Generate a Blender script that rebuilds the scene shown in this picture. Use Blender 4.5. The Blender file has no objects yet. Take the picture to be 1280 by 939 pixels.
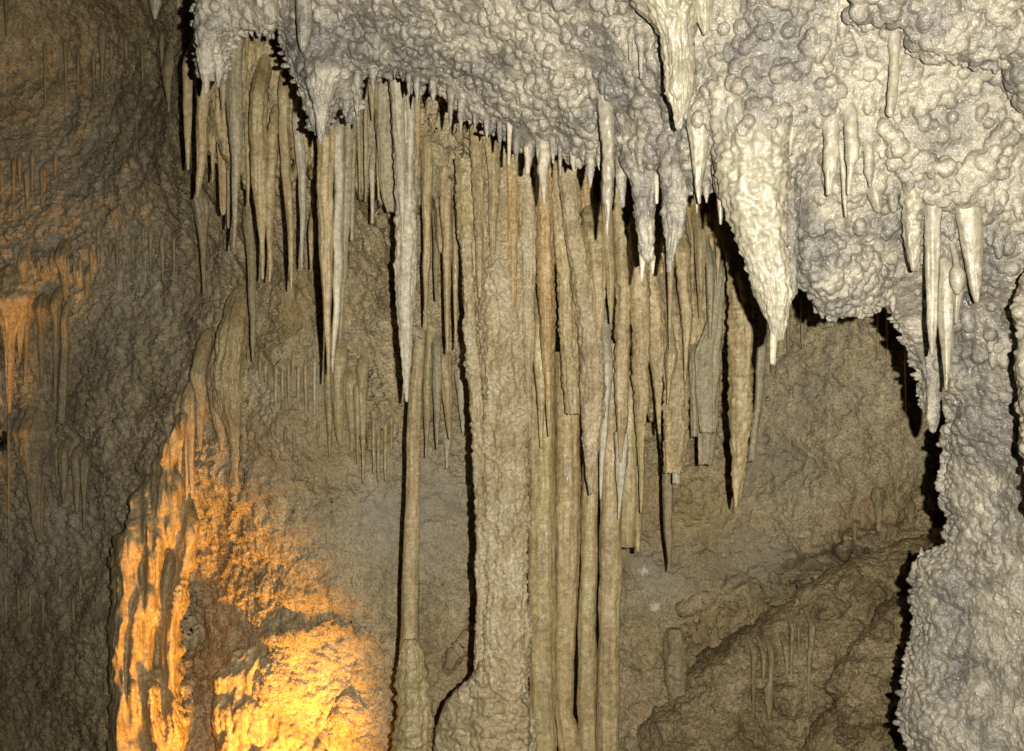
import bpy, math, random
import numpy as np
F32 = np.float32
random.seed(7); rng = np.random.default_rng(7)
scene = bpy.context.scene
COL = scene.collection
FPX, CX, CY, CAMZ = 1256.0, 640.0, 469.5, 1.6      # focal length in photo pixels, principal point, eye height

def P(px, py, Y):
    px, py, Y = np.broadcast_arrays(np.asarray(px, float), np.asarray(py, float), np.asarray(Y, float))
    return np.stack([(px-CX)/FPX*Y, Y, CAMZ-(py-CY)/FPX*Y], -1)

# ------------------------------------------------------------------ noise
def _h(ix, iy, iz, s):
    h = (ix.astype(np.int64)*374761393 + iy.astype(np.int64)*668265263 + iz.astype(np.int64)*2147483647 + s*1274126177) & 0xFFFFFFFF
    h = ((h ^ (h >> 13)) * 1274126177) & 0xFFFFFFFF
    h = ((h ^ (h >> 16)) * 2246822519) & 0xFFFFFFFF
    return h ^ (h >> 15)

_G = np.array([[1,1,0],[-1,1,0],[1,-1,0],[-1,-1,0],[1,0,1],[-1,0,1],[1,0,-1],[-1,0,-1],[0,1,1],[0,-1,1],[0,1,-1],[0,-1,-1]], F32)
def perlin(p, s=0):
    p = np.asarray(p, F32)
    i = np.floor(p); f = p-i; i = i.astype(np.int64)
    u = f*f*f*(f*(f*6-15)+10)
    out = 0
    for dx in (0,1):
        for dy in (0,1):
            for dz in (0,1):
                g = _G[_h(i[:,0]+dx, i[:,1]+dy, i[:,2]+dz, s) % 12]
                d = g[:,0]*(f[:,0]-dx)+g[:,1]*(f[:,1]-dy)+g[:,2]*(f[:,2]-dz)
                w = (u[:,0] if dx else 1-u[:,0])*(u[:,1] if dy else 1-u[:,1])*(u[:,2] if dz else 1-u[:,2])
                out = out + w*d
    return out

def fbm(p, octs=4, s=0, gain=.5):
    a, t, n = 1.0, 0, np.asarray(p, F32)
    for k in range(octs):
        t = t + a*perlin(n, s+k); a *= gain; n = n*2.03+F32(11.3)
    return t

def nodules(p, scale, s=0, rmin=.35, rmax=.75, keep=1.0):
    """height (in cells) of a crust of round lumps of mixed size: the tops of spheres scattered one to a cell"""
    q = np.asarray(p, F32)*F32(scale)
    c = np.floor(q).astype(np.int64); f = (q-c).astype(F32)
    out = np.zeros(len(q), F32)
    for dx in (-1,0,1):
        for dy in (-1,0,1):
            for dz in (-1,0,1):
                h = _h(c[:,0]+dx, c[:,1]+dy, c[:,2]+dz, s)
                jx = (h & 1023).astype(F32)/1023; jy = ((h >> 10) & 1023).astype(F32)/1023; jz = ((h >> 20) & 1023).astype(F32)/1023
                k = ((h*2654435761) & 0xFFFFFFFF) >> 8
                r = rmin+(rmax-rmin)*((k & 255).astype(F32)/255)**2
                d2 = (dx+jx-f[:,0])**2+(dy+jy-f[:,1])**2+(dz+jz-f[:,2])**2
                b = np.sqrt(np.maximum(r*r-d2, 0))
                if keep < 1: b = b*(((k >> 8) & 255) < keep*255)
                np.maximum(out, b, out=out)
    return out

# ------------------------------------------------------------------ meshes
def mesh_from(name, v, quads=None, tris=None, smooth=True):
    me = bpy.data.meshes.new(name)
    v = np.asarray(v, F32)
    q = np.zeros((0,4), np.int32) if quads is None else np.asarray(quads, np.int32).reshape(-1,4)
    t = np.zeros((0,3), np.int32) if tris is None else np.asarray(tris, np.int32).reshape(-1,3)
    me.vertices.add(len(v)); me.vertices.foreach_set('co', v.ravel())
    me.loops.add(q.size+t.size); me.loops.foreach_set('vertex_index', np.concatenate([q.ravel(), t.ravel()]))
    n = len(q)+len(t)
    me.polygons.add(n)
    st = np.concatenate([np.arange(len(q))*4, q.size+np.arange(len(t))*3]).astype(np.int32)
    me.polygons.foreach_set('loop_start', st)
    me.polygons.foreach_set('use_smooth', np.full(n, smooth))
    me.update(calc_edges=True); me.validate()
    return me

def link(name, me, mat, parent=None, loc=None):
    o = bpy.data.objects.new(name, me); COL.objects.link(o)
    if mat is not None: me.materials.append(mat)
    if parent is not None: o.parent = parent
    return o

def tag(o, label=None, cat=None, group=None, kind=None):
    for k, x in (('label', label), ('category', cat), ('group', group), ('kind', kind)):
        if x: o[k] = x
    return o

def get_v(me):
    a = np.empty(len(me.vertices)*3, F32); me.vertices.foreach_get('co', a); return a.reshape(-1,3)
def get_n(me):
    a = np.empty(len(me.vertices)*3, F32); me.vertices.foreach_get('normal', a); return a.reshape(-1,3)
def set_v(me, v):
    me.vertices.foreach_set('co', np.asarray(v, F32).ravel()); me.update()
def attr(me, name, val):
    a = me.attributes.new(name, 'FLOAT', 'POINT'); a.data.foreach_set('value', np.asarray(val, F32))

def remesh(v, q, t, voxel):
    me = mesh_from('raw', v, q, t)
    o = bpy.data.objects.new('raw', me); COL.objects.link(o)
    m = o.modifiers.new('r', 'REMESH'); m.mode = 'VOXEL'; m.voxel_size = voxel; m.use_smooth_shade = True
    dg = bpy.context.evaluated_depsgraph_get(); dg.update()
    new = bpy.data.meshes.new_from_object(o.evaluated_get(dg))
    bpy.data.objects.remove(o); bpy.data.meshes.remove(me)
    new.polygons.foreach_set('use_smooth', np.ones(len(new.polygons), bool))
    return new

class Soup:
    def __init__(s): s.v, s.q, s.t, s.n = [], [], [], 0
    def add(s, v, q=None, t=None):
        if q is not None: s.q.append(np.asarray(q)+s.n)
        if t is not None: s.t.append(np.asarray(t)+s.n)
        s.v.append(v); s.n += len(v)
    def get(s):
        return (np.concatenate(s.v), np.concatenate(s.q) if s.q else None, np.concatenate(s.t) if s.t else None)

# icosphere template
def _ico(sub):
    import bmesh
    bm = bmesh.new(); bmesh.ops.create_icosphere(bm, subdivisions=sub, radius=1)
    v = np.array([x.co[:] for x in bm.verts], F32); bm.verts.index_update()
    f = np.array([[x.index for x in y.verts] for y in bm.faces], np.int32); bm.free(); return v, f
ICO2 = _ico(2)
def balls(soup, c, r, squash=None):
    v, f = ICO2
    n = len(c)
    rr = np.asarray(r)[:,None,None]
    vv = (v[None]*rr*(1 if squash is None else np.asarray(squash)[:,None,:])+np.asarray(c)[:,None,:]).reshape(-1,3)
    ff = (f[None]+(np.arange(n)*len(v))[:,None,None]).reshape(-1,3)
    soup.add(vv, None, ff)

# ------------------------------------------------------------------ fields over the photo's angles
class TPS:
    def __init__(s, pts, reg=1e-4):
        a = np.array(pts, float); s.x = a[:,:2]/500; y = a[:,2]
        n = len(a); K = s.k(s.x, s.x)+reg*np.eye(n); Q = np.c_[np.ones(n), s.x]
        A = np.block([[K, Q],[Q.T, np.zeros((3,3))]])
        s.w = np.linalg.solve(A, np.r_[y, 0,0,0])
    @staticmethod
    def k(a, b):
        d2 = ((a[:,None]-b[None])**2).sum(-1)
        return .5*d2*np.log(d2+1e-9)
    def __call__(s, px, py):
        q = np.stack([np.ravel(px), np.ravel(py)], -1)/500
        out = np.empty(len(q))
        for i in range(0, len(q), 40000):
            b = q[i:i+40000]
            out[i:i+40000] = s.k(b, s.x)@s.w[:-3]+np.c_[np.ones(len(b)), b]@s.w[-3:]
        return out.reshape(np.shape(px))

def seg_dist(px, py, poly, closed=False):
    """distance to a polyline, and how far along it (0..1)"""
    best = np.full(np.shape(px), 1e9); par = np.zeros(np.shape(px))
    pts = list(poly)+([poly[0]] if closed else [])
    n = len(pts)-1
    for i in range(n):
        (x0,y0),(x1,y1) = pts[i][:2], pts[i+1][:2]
        dx, dy = x1-x0, y1-y0; L = dx*dx+dy*dy+1e-9
        t = np.clip(((px-x0)*dx+(py-y0)*dy)/L, 0, 1)
        d = np.hypot(px-x0-t*dx, py-y0-t*dy)
        m = d < best
        best = np.where(m, d, best); par = np.where(m, (i+t)/n, par)
    return best, par

def inside(px, py, poly):
    c = np.zeros(np.shape(px), bool); n = len(poly)
    for i in range(n):
        (x0,y0),(x1,y1) = poly[i], poly[(i+1)%n]
        if y0 == y1: continue
        m = (y0 > py) != (y1 > py)
        c ^= m & (px < (x1-x0)*(py-y0)/(y1-y0)+x0)
    return c

def slab(soup, poly, yfun, thick, step=3.0, curl=25, curl_d=.06, rough=.0, wob=2.5, back_in=0):
    """a rock mass whose outline follows POLY and whose face lies YFUN metres off, rounded at its rim and THICK deep"""
    a = np.array(poly, float)
    xs = np.arange(a[:,0].min()-12, a[:,0].max()+12, step); ys = np.arange(a[:,1].min()-12, a[:,1].max()+12, step)
    gx, gy = np.meshgrid(xs, ys)
    n = np.stack([gx.ravel()/40, gy.ravel()/40, np.zeros(gx.size)], -1)
    wx = gx+wob*2*fbm(n, 3, 5).reshape(gx.shape)*2; wy = gy+wob*2*fbm(n, 3, 9).reshape(gx.shape)*2
    ins = inside(wx, wy, poly)
    d, _ = seg_dist(wx, wy, poly, True)
    d = np.where(ins, d, 0)
    Yf = yfun(gx, gy)
    t = np.clip(d/curl, 0, 1)
    edge = curl_d*(1-np.sqrt(np.maximum(0, 1-(1-t)**2)))
    Y0 = Yf+edge
    if rough:
        pp = P(gx, gy, Yf).reshape(-1,3)
        Y0 = Y0-rough*fbm(pp*9, 3, 21).reshape(gx.shape)-rough*1.3*np.abs(fbm(pp*4, 2, 33)).reshape(gx.shape)
    Y1 = np.maximum(Yf+edge+.02, Yf+thick*(.35+.65*t))
    vid = -np.ones(gx.shape, int)
    cells = ins[:-1,:-1] & ins[1:,:-1] & ins[:-1,1:] & ins[1:,1:]
    used = np.zeros(gx.shape, bool)
    for oy in (0,1):
        for ox in (0,1):
            used[oy:used.shape[0]-1+oy, ox:used.shape[1]-1+ox] |= cells
    N = used.sum(); vid[used] = np.arange(N)
    V = np.concatenate([P(gx[used], gy[used], Y0[used]), P(gx[used], gy[used], Y1[used])])
    a_, b_, c_, d_ = vid[:-1,:-1][cells], vid[:-1,1:][cells], vid[1:,1:][cells], vid[1:,:-1][cells]
    Q = [np.stack([a_, d_, c_, b_], -1), np.stack([a_, b_, c_, d_], -1)+N]
    pad = np.pad(cells, 1)
    core = pad[1:-1,1:-1]
    for (nb, e0, e1) in ((pad[:-2,1:-1], (0,0), (0,1)), (pad[2:,1:-1], (1,1), (1,0)), (pad[1:-1,:-2], (1,0), (0,0)), (pad[1:-1,2:], (0,1), (1,1))):
        m = core & ~nb
        iy, ix = np.nonzero(m)
        p = vid[iy+e0[0], ix+e0[1]]; q = vid[iy+e1[0], ix+e1[1]]
        Q.append(np.stack([p, q, q+N, p+N], -1))
    soup.add(V, np.concatenate(Q))
    x0, y0 = xs[0], ys[0]
    def face(x, y):
        return Y0[np.clip(np.round((y-y0)/step).astype(int), 0, len(ys)-1), np.clip(np.round((x-x0)/step).astype(int), 0, len(xs)-1)]
    return face

# ------------------------------------------------------------------ materials
def rock(name, cols, scale=5., streak=0., rough=(.42,.75), bump=.25, fine=160., attrs=(), spec=.4, speck=None, contrast=1.0, grain=.22, dist=.006, pebble=None, cells=None):
    """mottled stone: big patches between COLS, finer mottling, optional downward streaks and zones tinted by attribute"""
    m = bpy.data.materials.new(name); m.use_nodes = True
    nt = m.node_tree; N = nt.nodes; L = nt.links; N.clear()
    out = N.new('ShaderNodeOutputMaterial'); b = N.new('ShaderNodeBsdfPrincipled'); L.new(b.outputs[0], out.inputs[0])
    geo = N.new('ShaderNodeNewGeometry')
    def noise(sc, det=4, ro=.55, vec=None, dist=0.):
        n = N.new('ShaderNodeTexNoise'); n.inputs['Scale'].default_value = sc; n.inputs['Detail'].default_value = det
        n.inputs['Roughness'].default_value = ro; n.inputs['Distortion'].default_value = dist
        L.new(vec or geo.outputs['Position'], n.inputs['Vector']); return n.outputs['Fac']
    def mix(f, a, bb, mode='MIX'):
        x = N.new('ShaderNodeMix'); x.data_type = 'RGBA'; x.blend_type = mode
        for s, k in ((f, 0), (a, 6), (bb, 7)):
            if hasattr(s, 'default_value') or hasattr(s, 'links'): L.new(s, x.inputs[k])
            else: x.inputs[k].default_value = s if k == 0 else (*s, 1)
        return x.outputs[2]
    def ramp(f, stops):
        r = N.new('ShaderNodeValToRGB'); e = r.color_ramp.elements
        while len(e) < len(stops): e.new(.5)
        for k, (p, c) in enumerate(stops): e[k].position = p; e[k].color = (*c, 1) if len(c) == 3 else c
        L.new(f, r.inputs[0]); return r.outputs[0]
    k = len(cols)
    lo, hi = .5-.2/contrast, .5+.2/contrast
    c = ramp(noise(scale, 7, .62, dist=.4), [(lo+(hi-lo)*i/max(1,k-1), q) for i, q in enumerate(cols)])
    f1 = ramp(noise(scale*9, 4, .6), [(.3, (.64,.64,.66)), (.7, (1.2,1.18,1.13))])
    c = mix(1.0, c, f1, 'MULTIPLY')
    if grain:
        f3 = ramp(noise(fine*.9, 3, .7), [(.34, (1-grain*1.5,)*3), (.5, (1,)*3), (.66, (1+grain,)*3)])
        c = mix(1.0, c, f3, 'MULTIPLY')
    if cells:
        vc = N.new('ShaderNodeTexVoronoi'); vc.inputs['Scale'].default_value = cells[0]; L.new(geo.outputs['Position'], vc.inputs['Vector'])
        sp = N.new('ShaderNodeSeparateColor'); L.new(vc.outputs['Color'], sp.inputs[0])
        c = mix(1.0, c, ramp(sp.outputs[0], [(0, (1-cells[1],)*3), (1, (1+cells[1]*.9,)*3)]), 'MULTIPLY')
    if streak:
        mp = N.new('ShaderNodeMapping'); mp.inputs['Scale'].default_value = (38, 38, 2.2); L.new(geo.outputs['Position'], mp.inputs['Vector'])
        f2 = ramp(noise(1., 4, .6, mp.outputs[0]), [(.3, (1-streak, 1-streak*1.05, 1-streak*1.25)), (.66, (1+streak*.35,)*3)])
        c = mix(1.0, c, f2, 'MULTIPLY')
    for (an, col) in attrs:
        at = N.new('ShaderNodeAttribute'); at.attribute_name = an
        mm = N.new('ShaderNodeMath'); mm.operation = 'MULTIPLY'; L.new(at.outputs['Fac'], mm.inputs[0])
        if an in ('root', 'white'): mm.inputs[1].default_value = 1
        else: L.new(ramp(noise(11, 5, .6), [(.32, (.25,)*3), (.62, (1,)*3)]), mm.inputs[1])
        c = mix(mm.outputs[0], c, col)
    if speck:
        v = N.new('ShaderNodeTexNoise'); v.inputs['Scale'].default_value = speck[1]; v.inputs['Detail'].default_value = 2
        L.new(geo.outputs['Position'], v.inputs['Vector'])
        c = mix(ramp(v.outputs['Fac'], [(speck[2], (0,0,0)), (speck[2]+.05, (1,1,1))]), c, speck[0])
    L.new(c, b.inputs['Base Color'])
    r = N.new('ShaderNodeMapRange'); L.new(noise(70, 3), r.inputs[0]); r.inputs[1].default_value = .35; r.inputs[2].default_value = .65
    r.inputs[3].default_value, r.inputs[4].default_value = rough; L.new(r.outputs[0], b.inputs['Roughness'])
    b.inputs['Specular IOR Level'].default_value = spec
    if bump:
        bn = N.new('ShaderNodeBump'); bn.inputs['Strength'].default_value = bump; bn.inputs['Distance'].default_value = dist
        hgt = noise(fine, 4, .6)
        if pebble:
            vo = N.new('ShaderNodeTexVoronoi'); vo.feature = 'F1'; vo.inputs['Scale'].default_value = pebble[0]
            L.new(geo.outputs['Position'], vo.inputs['Vector'])
            ml = N.new('ShaderNodeMath'); ml.operation = 'MULTIPLY_ADD'; L.new(vo.outputs['Distance'], ml.inputs[0]); ml.inputs[1].default_value = -pebble[1]; L.new(hgt, ml.inputs[2]); hgt = ml.outputs[0]
        L.new(hgt, bn.inputs['Height']); L.new(bn.outputs[0], b.inputs['Normal'])
    return m
FLASH, LAMP, LAMP2 = 535, 440, 7
# ================================================================== materials of this cave
M = {}
M['popcorn'] = rock('pale_popcorn_rock', [(.165,.152,.125), (.265,.24,.186), (.375,.34,.26)], 5.5, rough=(.24,.62), bump=.34, fine=300, spec=.6, speck=((.52,.50,.44), 170, .67), contrast=1.9, grain=.2, dist=.008, pebble=(190, .8), cells=(95, .12))
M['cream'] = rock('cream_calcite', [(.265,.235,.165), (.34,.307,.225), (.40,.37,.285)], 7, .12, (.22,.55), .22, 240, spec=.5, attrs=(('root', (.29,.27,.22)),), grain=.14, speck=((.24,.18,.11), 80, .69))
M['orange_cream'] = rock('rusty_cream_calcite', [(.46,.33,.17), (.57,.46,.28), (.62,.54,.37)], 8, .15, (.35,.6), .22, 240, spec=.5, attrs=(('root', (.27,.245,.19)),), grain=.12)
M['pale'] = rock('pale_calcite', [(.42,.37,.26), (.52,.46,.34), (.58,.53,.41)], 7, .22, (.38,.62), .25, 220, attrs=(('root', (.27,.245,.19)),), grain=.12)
M['tan'] = rock('tan_flowstone', [(.33,.245,.122), (.435,.338,.178), (.505,.41,.24)], 6, .34, (.28,.62), .3, 200)
M['brown'] = rock('brown_flowstone', [(.34,.25,.12), (.42,.32,.16), (.46,.365,.21)], 5, .2, (.28,.6), .22, 180)
M['olive'] = rock('olive_flowstone', [(.34,.265,.125), (.43,.345,.175), (.48,.40,.225)], 5, .2, (.28,.6), .22, 180)
M['crust'] = rock('pitted_tan_crust', [(.33,.25,.138), (.445,.36,.215), (.56,.485,.34)], 9, .2, (.45,.75), .5, 150)
M['rust'] = rock('rust_tinted_flowstone', [(.36,.23,.10), (.46,.32,.15), (.47,.37,.20)], 9, .22, (.35,.6), .3, 200)
M['greyolive'] = rock('grey_green_flowstone', [(.29,.245,.15), (.36,.31,.195), (.41,.355,.24)], 7, .2, (.45,.7), .3, 200)
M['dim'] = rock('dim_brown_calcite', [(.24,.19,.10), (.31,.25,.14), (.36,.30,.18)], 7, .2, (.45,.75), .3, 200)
M['amber'] = rock('amber_flowstone', [(.34,.25,.13), (.45,.35,.19), (.50,.40,.24)], 7, .28, (.45,.75), .3, 160)
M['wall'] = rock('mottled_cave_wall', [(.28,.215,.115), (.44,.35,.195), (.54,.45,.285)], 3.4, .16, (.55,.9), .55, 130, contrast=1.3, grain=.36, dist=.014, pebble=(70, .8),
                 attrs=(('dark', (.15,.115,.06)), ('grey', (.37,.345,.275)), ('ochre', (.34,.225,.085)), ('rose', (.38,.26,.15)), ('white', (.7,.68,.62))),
                 speck=((.5,.44,.32), 95, .66))
M['ledge'] = rock('rough_brown_ledge', [(.17,.125,.06), (.29,.22,.115), (.39,.31,.18)], 4.5, .1, (.55,.9), .55, 130, contrast=1.4, grain=.36, dist=.014, pebble=(70, .8), speck=((.42,.36,.25), 95, .66))
M['floor'] = rock('muddy_cave_floor', [(.12,.09,.05), (.2,.15,.09), (.26,.21,.13)], 4, 0, (.6,.9), .5, 90)

# ================================================================== the cave wall
WALL_PTS = [(-500,-400,4.9),(-500,100,5.4),(-500,500,5.6),(-500,1300,5.0),(0,0,5.3),(0,250,5.3),(0,500,5.3),(0,750,5.4),(0,939,5.2),(120,0,5.2),
 (120,250,5.2),(120,480,5.1),(100,700,5.2),(100,939,4.9),(200,100,5.0),(230,300,4.85),(230,420,4.75),(180,620,4.75),(160,780,4.7),(160,939,4.6),
 (225,520,4.6),(250,700,4.7),(255,800,4.75),(255,900,4.65),(310,450,4.4),(320,560,4.35),(330,650,4.3),(350,740,4.32),(300,860,4.35),(400,880,4.3),
 (450,930,4.25),(450,760,4.25),(450,650,4.3),(300,200,3.95),(300,60,3.7),(345,70,3.65),(350,250,4.1),(320,130,3.75),(390,200,3.9),(250,120,4.1),(400,350,4.2),(470,400,4.1),(450,500,4.2),(550,520,4.25),(550,700,4.35),
 (560,850,4.25),(470,200,3.8),(480,90,3.55),(560,130,3.5),(560,230,3.7),(610,190,3.5),(600,350,3.9),(650,200,3.55),(700,200,3.55),(650,400,3.95),
 (750,300,3.65),(800,330,3.7),(880,350,3.8),(900,470,4.1),(800,560,4.2),(850,640,4.2),(880,750,4.2),(850,900,4.2),(1000,400,4.2),(1100,400,4.3),
 (1000,550,4.25),(1100,580,4.3),(1000,700,4.2),(1100,690,4.3),(1050,780,4.1),(1000,900,4.15),(1130,850,4.2),(1250,500,4.4),(1500,500,4.7),(1750,300,4.4),
 (500,1300,3.7),(1000,1300,3.5),(1700,1200,4.0),(600,-400,3.1),(1200,-300,3.9),(300,-300,3.9),(0,-350,4.7),(700,700,4.35),(700,1000,4.1)]
wall_tps = TPS(WALL_PTS, 2e-3)
def axis(lo, a, b, hi, fine, coarse):
    return np.concatenate([np.arange(lo, a, coarse), np.arange(a, b, fine), np.arange(b, hi+coarse, coarse)])
wx = axis(-520, -30, 1310, 1800, 1.7, 9); wy = axis(-430, -30, 965, 1400, 1.7, 9)
GX, GY = np.meshgrid(wx, wy)
cx_, cy_ = np.linspace(-530, 1830, 300), np.linspace(-440, 1430, 240)
CXG, CYG = np.meshgrid(cx_, cy_)
CW = wall_tps(CXG, CYG)
def bil(A, x0, dx, y0, dy, x, y):
    fx = np.clip((x-x0)/dx, 0, A.shape[1]-1.001); fy = np.clip((y-y0)/dy, 0, A.shape[0]-1.001)
    ix = fx.astype(int); iy = fy.astype(int); fx = fx-ix; fy = fy-iy
    return (A[iy,ix]*(1-fx)+A[iy,ix+1]*fx)*(1-fy)+(A[iy+1,ix]*(1-fx)+A[iy+1,ix+1]*fx)*fy
WY = bil(CW, cx_[0], cx_[1]-cx_[0], cy_[0], cy_[1]-cy_[0], GX, GY)
def soft(poly, w):
    """1 inside a zone, fading over W pixels"""
    lo = np.array(poly)
    out = np.zeros(GX.shape)
    m = (GX > lo[:,0].min()-w*2) & (GX < lo[:,0].max()+w*2) & (GY > lo[:,1].min()-w*2) & (GY < lo[:,1].max()+w*2)
    x, y = GX[m], GY[m]
    d, _ = seg_dist(x, y, poly, True)
    s = np.where(inside(x, y, poly), d, -d)
    out[m] = np.clip(.5+s/(2*w), 0, 1)
    return out*out*(3-2*out)
# relief: ridges (+, towards the viewer) and gullies (-): path, half width in pixels, metres
RELIEF = [
 ([(305,405),(285,440),(268,470)], 7, .05), ([(250,488),(215,520),(190,580)], 9, .06), ([(262,500),(275,535),(278,562)], 5, .05),
 ([(100,-20),(102,60),(101,165)], 7, .05), ([(152,35),(180,55),(192,60)], 5, .06), ([(136,40),(145,56),(152,58)], 4, .05), ([(215,-20),(216,90)], 7, .05),
 ([(0,378),(40,388),(72,402),(80,425)], 7, .07), ([(50,327),(80,340),(100,345)], 7, .08), ([(0,340),(30,345),(45,335)], 9, .06),
 ([(40,590),(70,572),(130,575),(180,580)], 9, .07), ([(60,550),(90,548),(110,560)], 6, -.05), ([(20,520),(60,530)], 8, -.06),
 ([(150,420),(165,470),(178,500)], 6, -.04), ([(20,100),(60,100)], 14, -.05),
 ([(870,790),(960,735),(1040,690),(1090,672),(1150,650)], 16, -.10), ([(850,800),(930,762),(1000,730),(1100,700)], 14, .08),
 ([(1050,690),(1065,668),(1090,668)], 8, -.10), ([(860,760),(940,715),(1020,690),(1050,680)], 8, .05),
 ([(840,850),(900,830),(960,790),(1060,760),(1110,740)], 12, .08), ([(860,850),(940,810),(1000,800)], 9, -.07), ([(980,880),(1040,880)], 12, -.08),
 ([(1030,830),(1060,880),(1090,900)], 11, .07), ([(1060,815),(1100,840)], 10, .06), ([(790,930),(800,895),(830,880),(860,900)], 12, .07), ([(845,880),(870,860),(900,870)], 9, .05),
 ([(300,660),(320,625),(360,615),(420,625)], 12, -.07), ([(290,640),(330,612),(400,600),(440,605)], 9, .05), ([(245,700),(240,780),(250,860)], 22, -.12),
 ([(235,740),(262,760),(262,800)], 11, .08), ([(250,830),(262,860)], 11, .09), ([(285,660),(287,740),(288,800)], 6, .05),
 ([(440,880),(420,920)], 9, .05), ([(330,800),(420,780),(470,800)], 9, .05), ([(560,830),(580,805),(592,790)], 7, .10),
 ([(800,700),(870,690),(930,690)], 8, .03), ([(850,620),(910,600),(960,610)], 9, .03), ([(960,500),(1000,470),(1040,480)], 11, .04), ([(1000,430),(1060,420)], 10, .03),
 ([(925,560),(1000,560),(1080,600)], 10, -.03), ([(820,590),(900,560)], 8, -.03),
 ([(590,170),(640,170),(700,180)], 14, .05), ([(540,160),(600,185)], 12, .04), ([(500,320),(545,320)], 9, .04), ([(300,70),(320,130),(345,160)], 10, .05), ([(330,90),(350,150)], 9, .05),
 ([(345,440),(370,450),(395,450)], 8, .06), ([(420,440),(455,455),(490,500)], 14, .06), ([(520,430),(560,440)], 9, .07), ([(555,550),(590,560)], 9, .06),
 ([(455,500),(480,545)], 13, .07),
]
for k, (pth, w, a) in enumerate(RELIEF):
    p = np.array(pth); m = (GX > p[:,0].min()-4*w) & (GX < p[:,0].max()+4*w) & (GY > p[:,1].min()-4*w) & (GY < p[:,1].max()+4*w)
    nz = fbm(np.stack([GX[m]/22, GY[m]/22, np.full(m.sum(), k*3.)], -1), 3, 40)
    d, t = seg_dist(GX[m]+nz*w*.9, GY[m]+np.roll(nz, 7)*w*.9, pth)
    WY[m] -= .6*a*np.exp(-(d/w)**2)*(.75+.5*nz)
g_ = np.random.default_rng(3)
for (xa, xb, ya, yb, st, am) in ((430,610,95,250,10,.05), (250,400,95,240,14,.045), (790,930,240,480,12,.05), (600,780,190,420,13,.05), (420,600,440,520,12,.03), (240,320,420,560,16,.03)):
    for x in np.arange(xa, xb, st):
        x = x+g_.uniform(-4, 4); y0 = ya+g_.uniform(-25, 25); y1 = yb+g_.uniform(-60, 70); wd = g_.uniform(2.6, 5.5); a = am*g_.uniform(.5, 1.3)
        m = (np.abs(GX-x) < 4*wd) & (GY > y0-30) & (GY < y1+20)
        fade = np.clip((GY[m]-y0)/30, 0, 1)*np.clip((y1-GY[m])/40, 0, 1)
        ww = wd*(1.25-.7*np.clip((GY[m]-y0)/(y1-y0), 0, 1))
        WY[m] -= a*fade*np.exp(-((GX[m]-x)/ww)**2)
# a small black hole at the far end of the wall
d = np.hypot((GX-2)/6, (GY-552)/9); WY += .5*np.clip(1.3-d, 0, 1)
WV = P(GX, GY, WY).reshape(-1,3).astype(F32)
smooth_zone = np.clip(soft([(400,580),(500,600),(590,570),(600,800),(540,800),(500,740),(430,700)], 30)+soft([(780,690),(900,680),(940,720),(800,840)], 30)*.7+soft([(940,420),(1130,400),(1160,620),(960,620)], 40)*.45, 0, 1).ravel()
fluted = np.clip(soft([(430,80),(620,90),(960,220),(960,420),(760,470),(600,420),(540,330),(430,290)], 40)+.8*soft([(270,30),(380,30),(430,160),(430,330),(270,330)], 30), 0, 1).ravel()
left = np.clip((330-GX)/130, 0, 1).ravel()
def grid_normals(V, shape):
    g = V.reshape(*shape, 3)
    n = np.cross(np.gradient(g, axis=1), np.gradient(g, axis=0)).reshape(-1,3)
    n /= np.linalg.norm(n, axis=1, keepdims=True)+1e-12
    n[n[:,1] > 0] *= -1
    return n.astype(F32)
wn = grid_normals(WV, GX.shape)
infr = ((GX > -40) & (GX < 1320) & (GY > -40) & (GY < 975)).ravel()
disp = .055*(1-.45*left)*fbm(WV*2.6, 4, 1)+.016*fbm(WV*8, 3, 2)*(1-.6*fluted)
fl = WV*np.array([16, 9, 1.1], F32); disp += fluted*(.045*(.5-np.abs(fbm(fl, 3, 3)))+.014*fbm(WV*np.array([55,30,4], F32), 2, 8))
WV = WV+wn*disp[:,None]; wn = grid_normals(WV, GX.shape)
d2 = np.zeros(len(WV), F32); q = WV[infr]
pop = nodules(q, 46, 11, .35, .85, .8)/46*(1-smooth_zone[infr])*(1-.75*fluted[infr])*np.clip(.55+1.1*fbm(q*4, 3, 17), .12, 1.2)
pop2 = nodules(q, 100, 12, .35, .8)/100*(1-.8*smooth_zone[infr])*(1-.5*fluted[infr])
d2[infr] = .6*pop+.6*pop2+(.007*(1-.5*fluted[infr]))*fbm(q*26, 3, 5)+.005*fbm(q*75, 2, 6)+.0035*fbm(q*150, 1, 7)
d2 *= 1+.55*left
WV = WV+wn*d2[:,None]
ny, nx = GX.shape
I = np.arange(ny*nx).reshape(ny, nx)
wq = np.stack([I[:-1,:-1].ravel(), I[1:,:-1].ravel(), I[1:,1:].ravel(), I[:-1,1:].ravel()], -1)
wme = mesh_from('cave_wall', WV, wq)
def zone(*blobs):
    z = np.zeros(GX.shape)
    for (x, y, rx, ry, s) in blobs: z = np.maximum(z, s*np.exp(-((GX-x)/rx)**2-((GY-y)/ry)**2))
    return z.ravel()
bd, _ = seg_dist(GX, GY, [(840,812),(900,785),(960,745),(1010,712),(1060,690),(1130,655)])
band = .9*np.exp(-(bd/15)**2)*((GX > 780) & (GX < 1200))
attr(wme, 'dark', np.clip(band.ravel()+zone((50,110,110,110,.5),(20,420,90,200,.25),(20,840,130,150,.75),(60,560,90,60,.6),(110,480,80,80,.45),(0,550,20,30,1),(960,700,200,40,.55),(1060,850,110,70,.5),(830,930,70,60,.6),(990,830,190,110,.6),(980,600,120,40,.3)), 0, 1))  # wall colour darkened along the sloping gully and in soft patches
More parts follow.
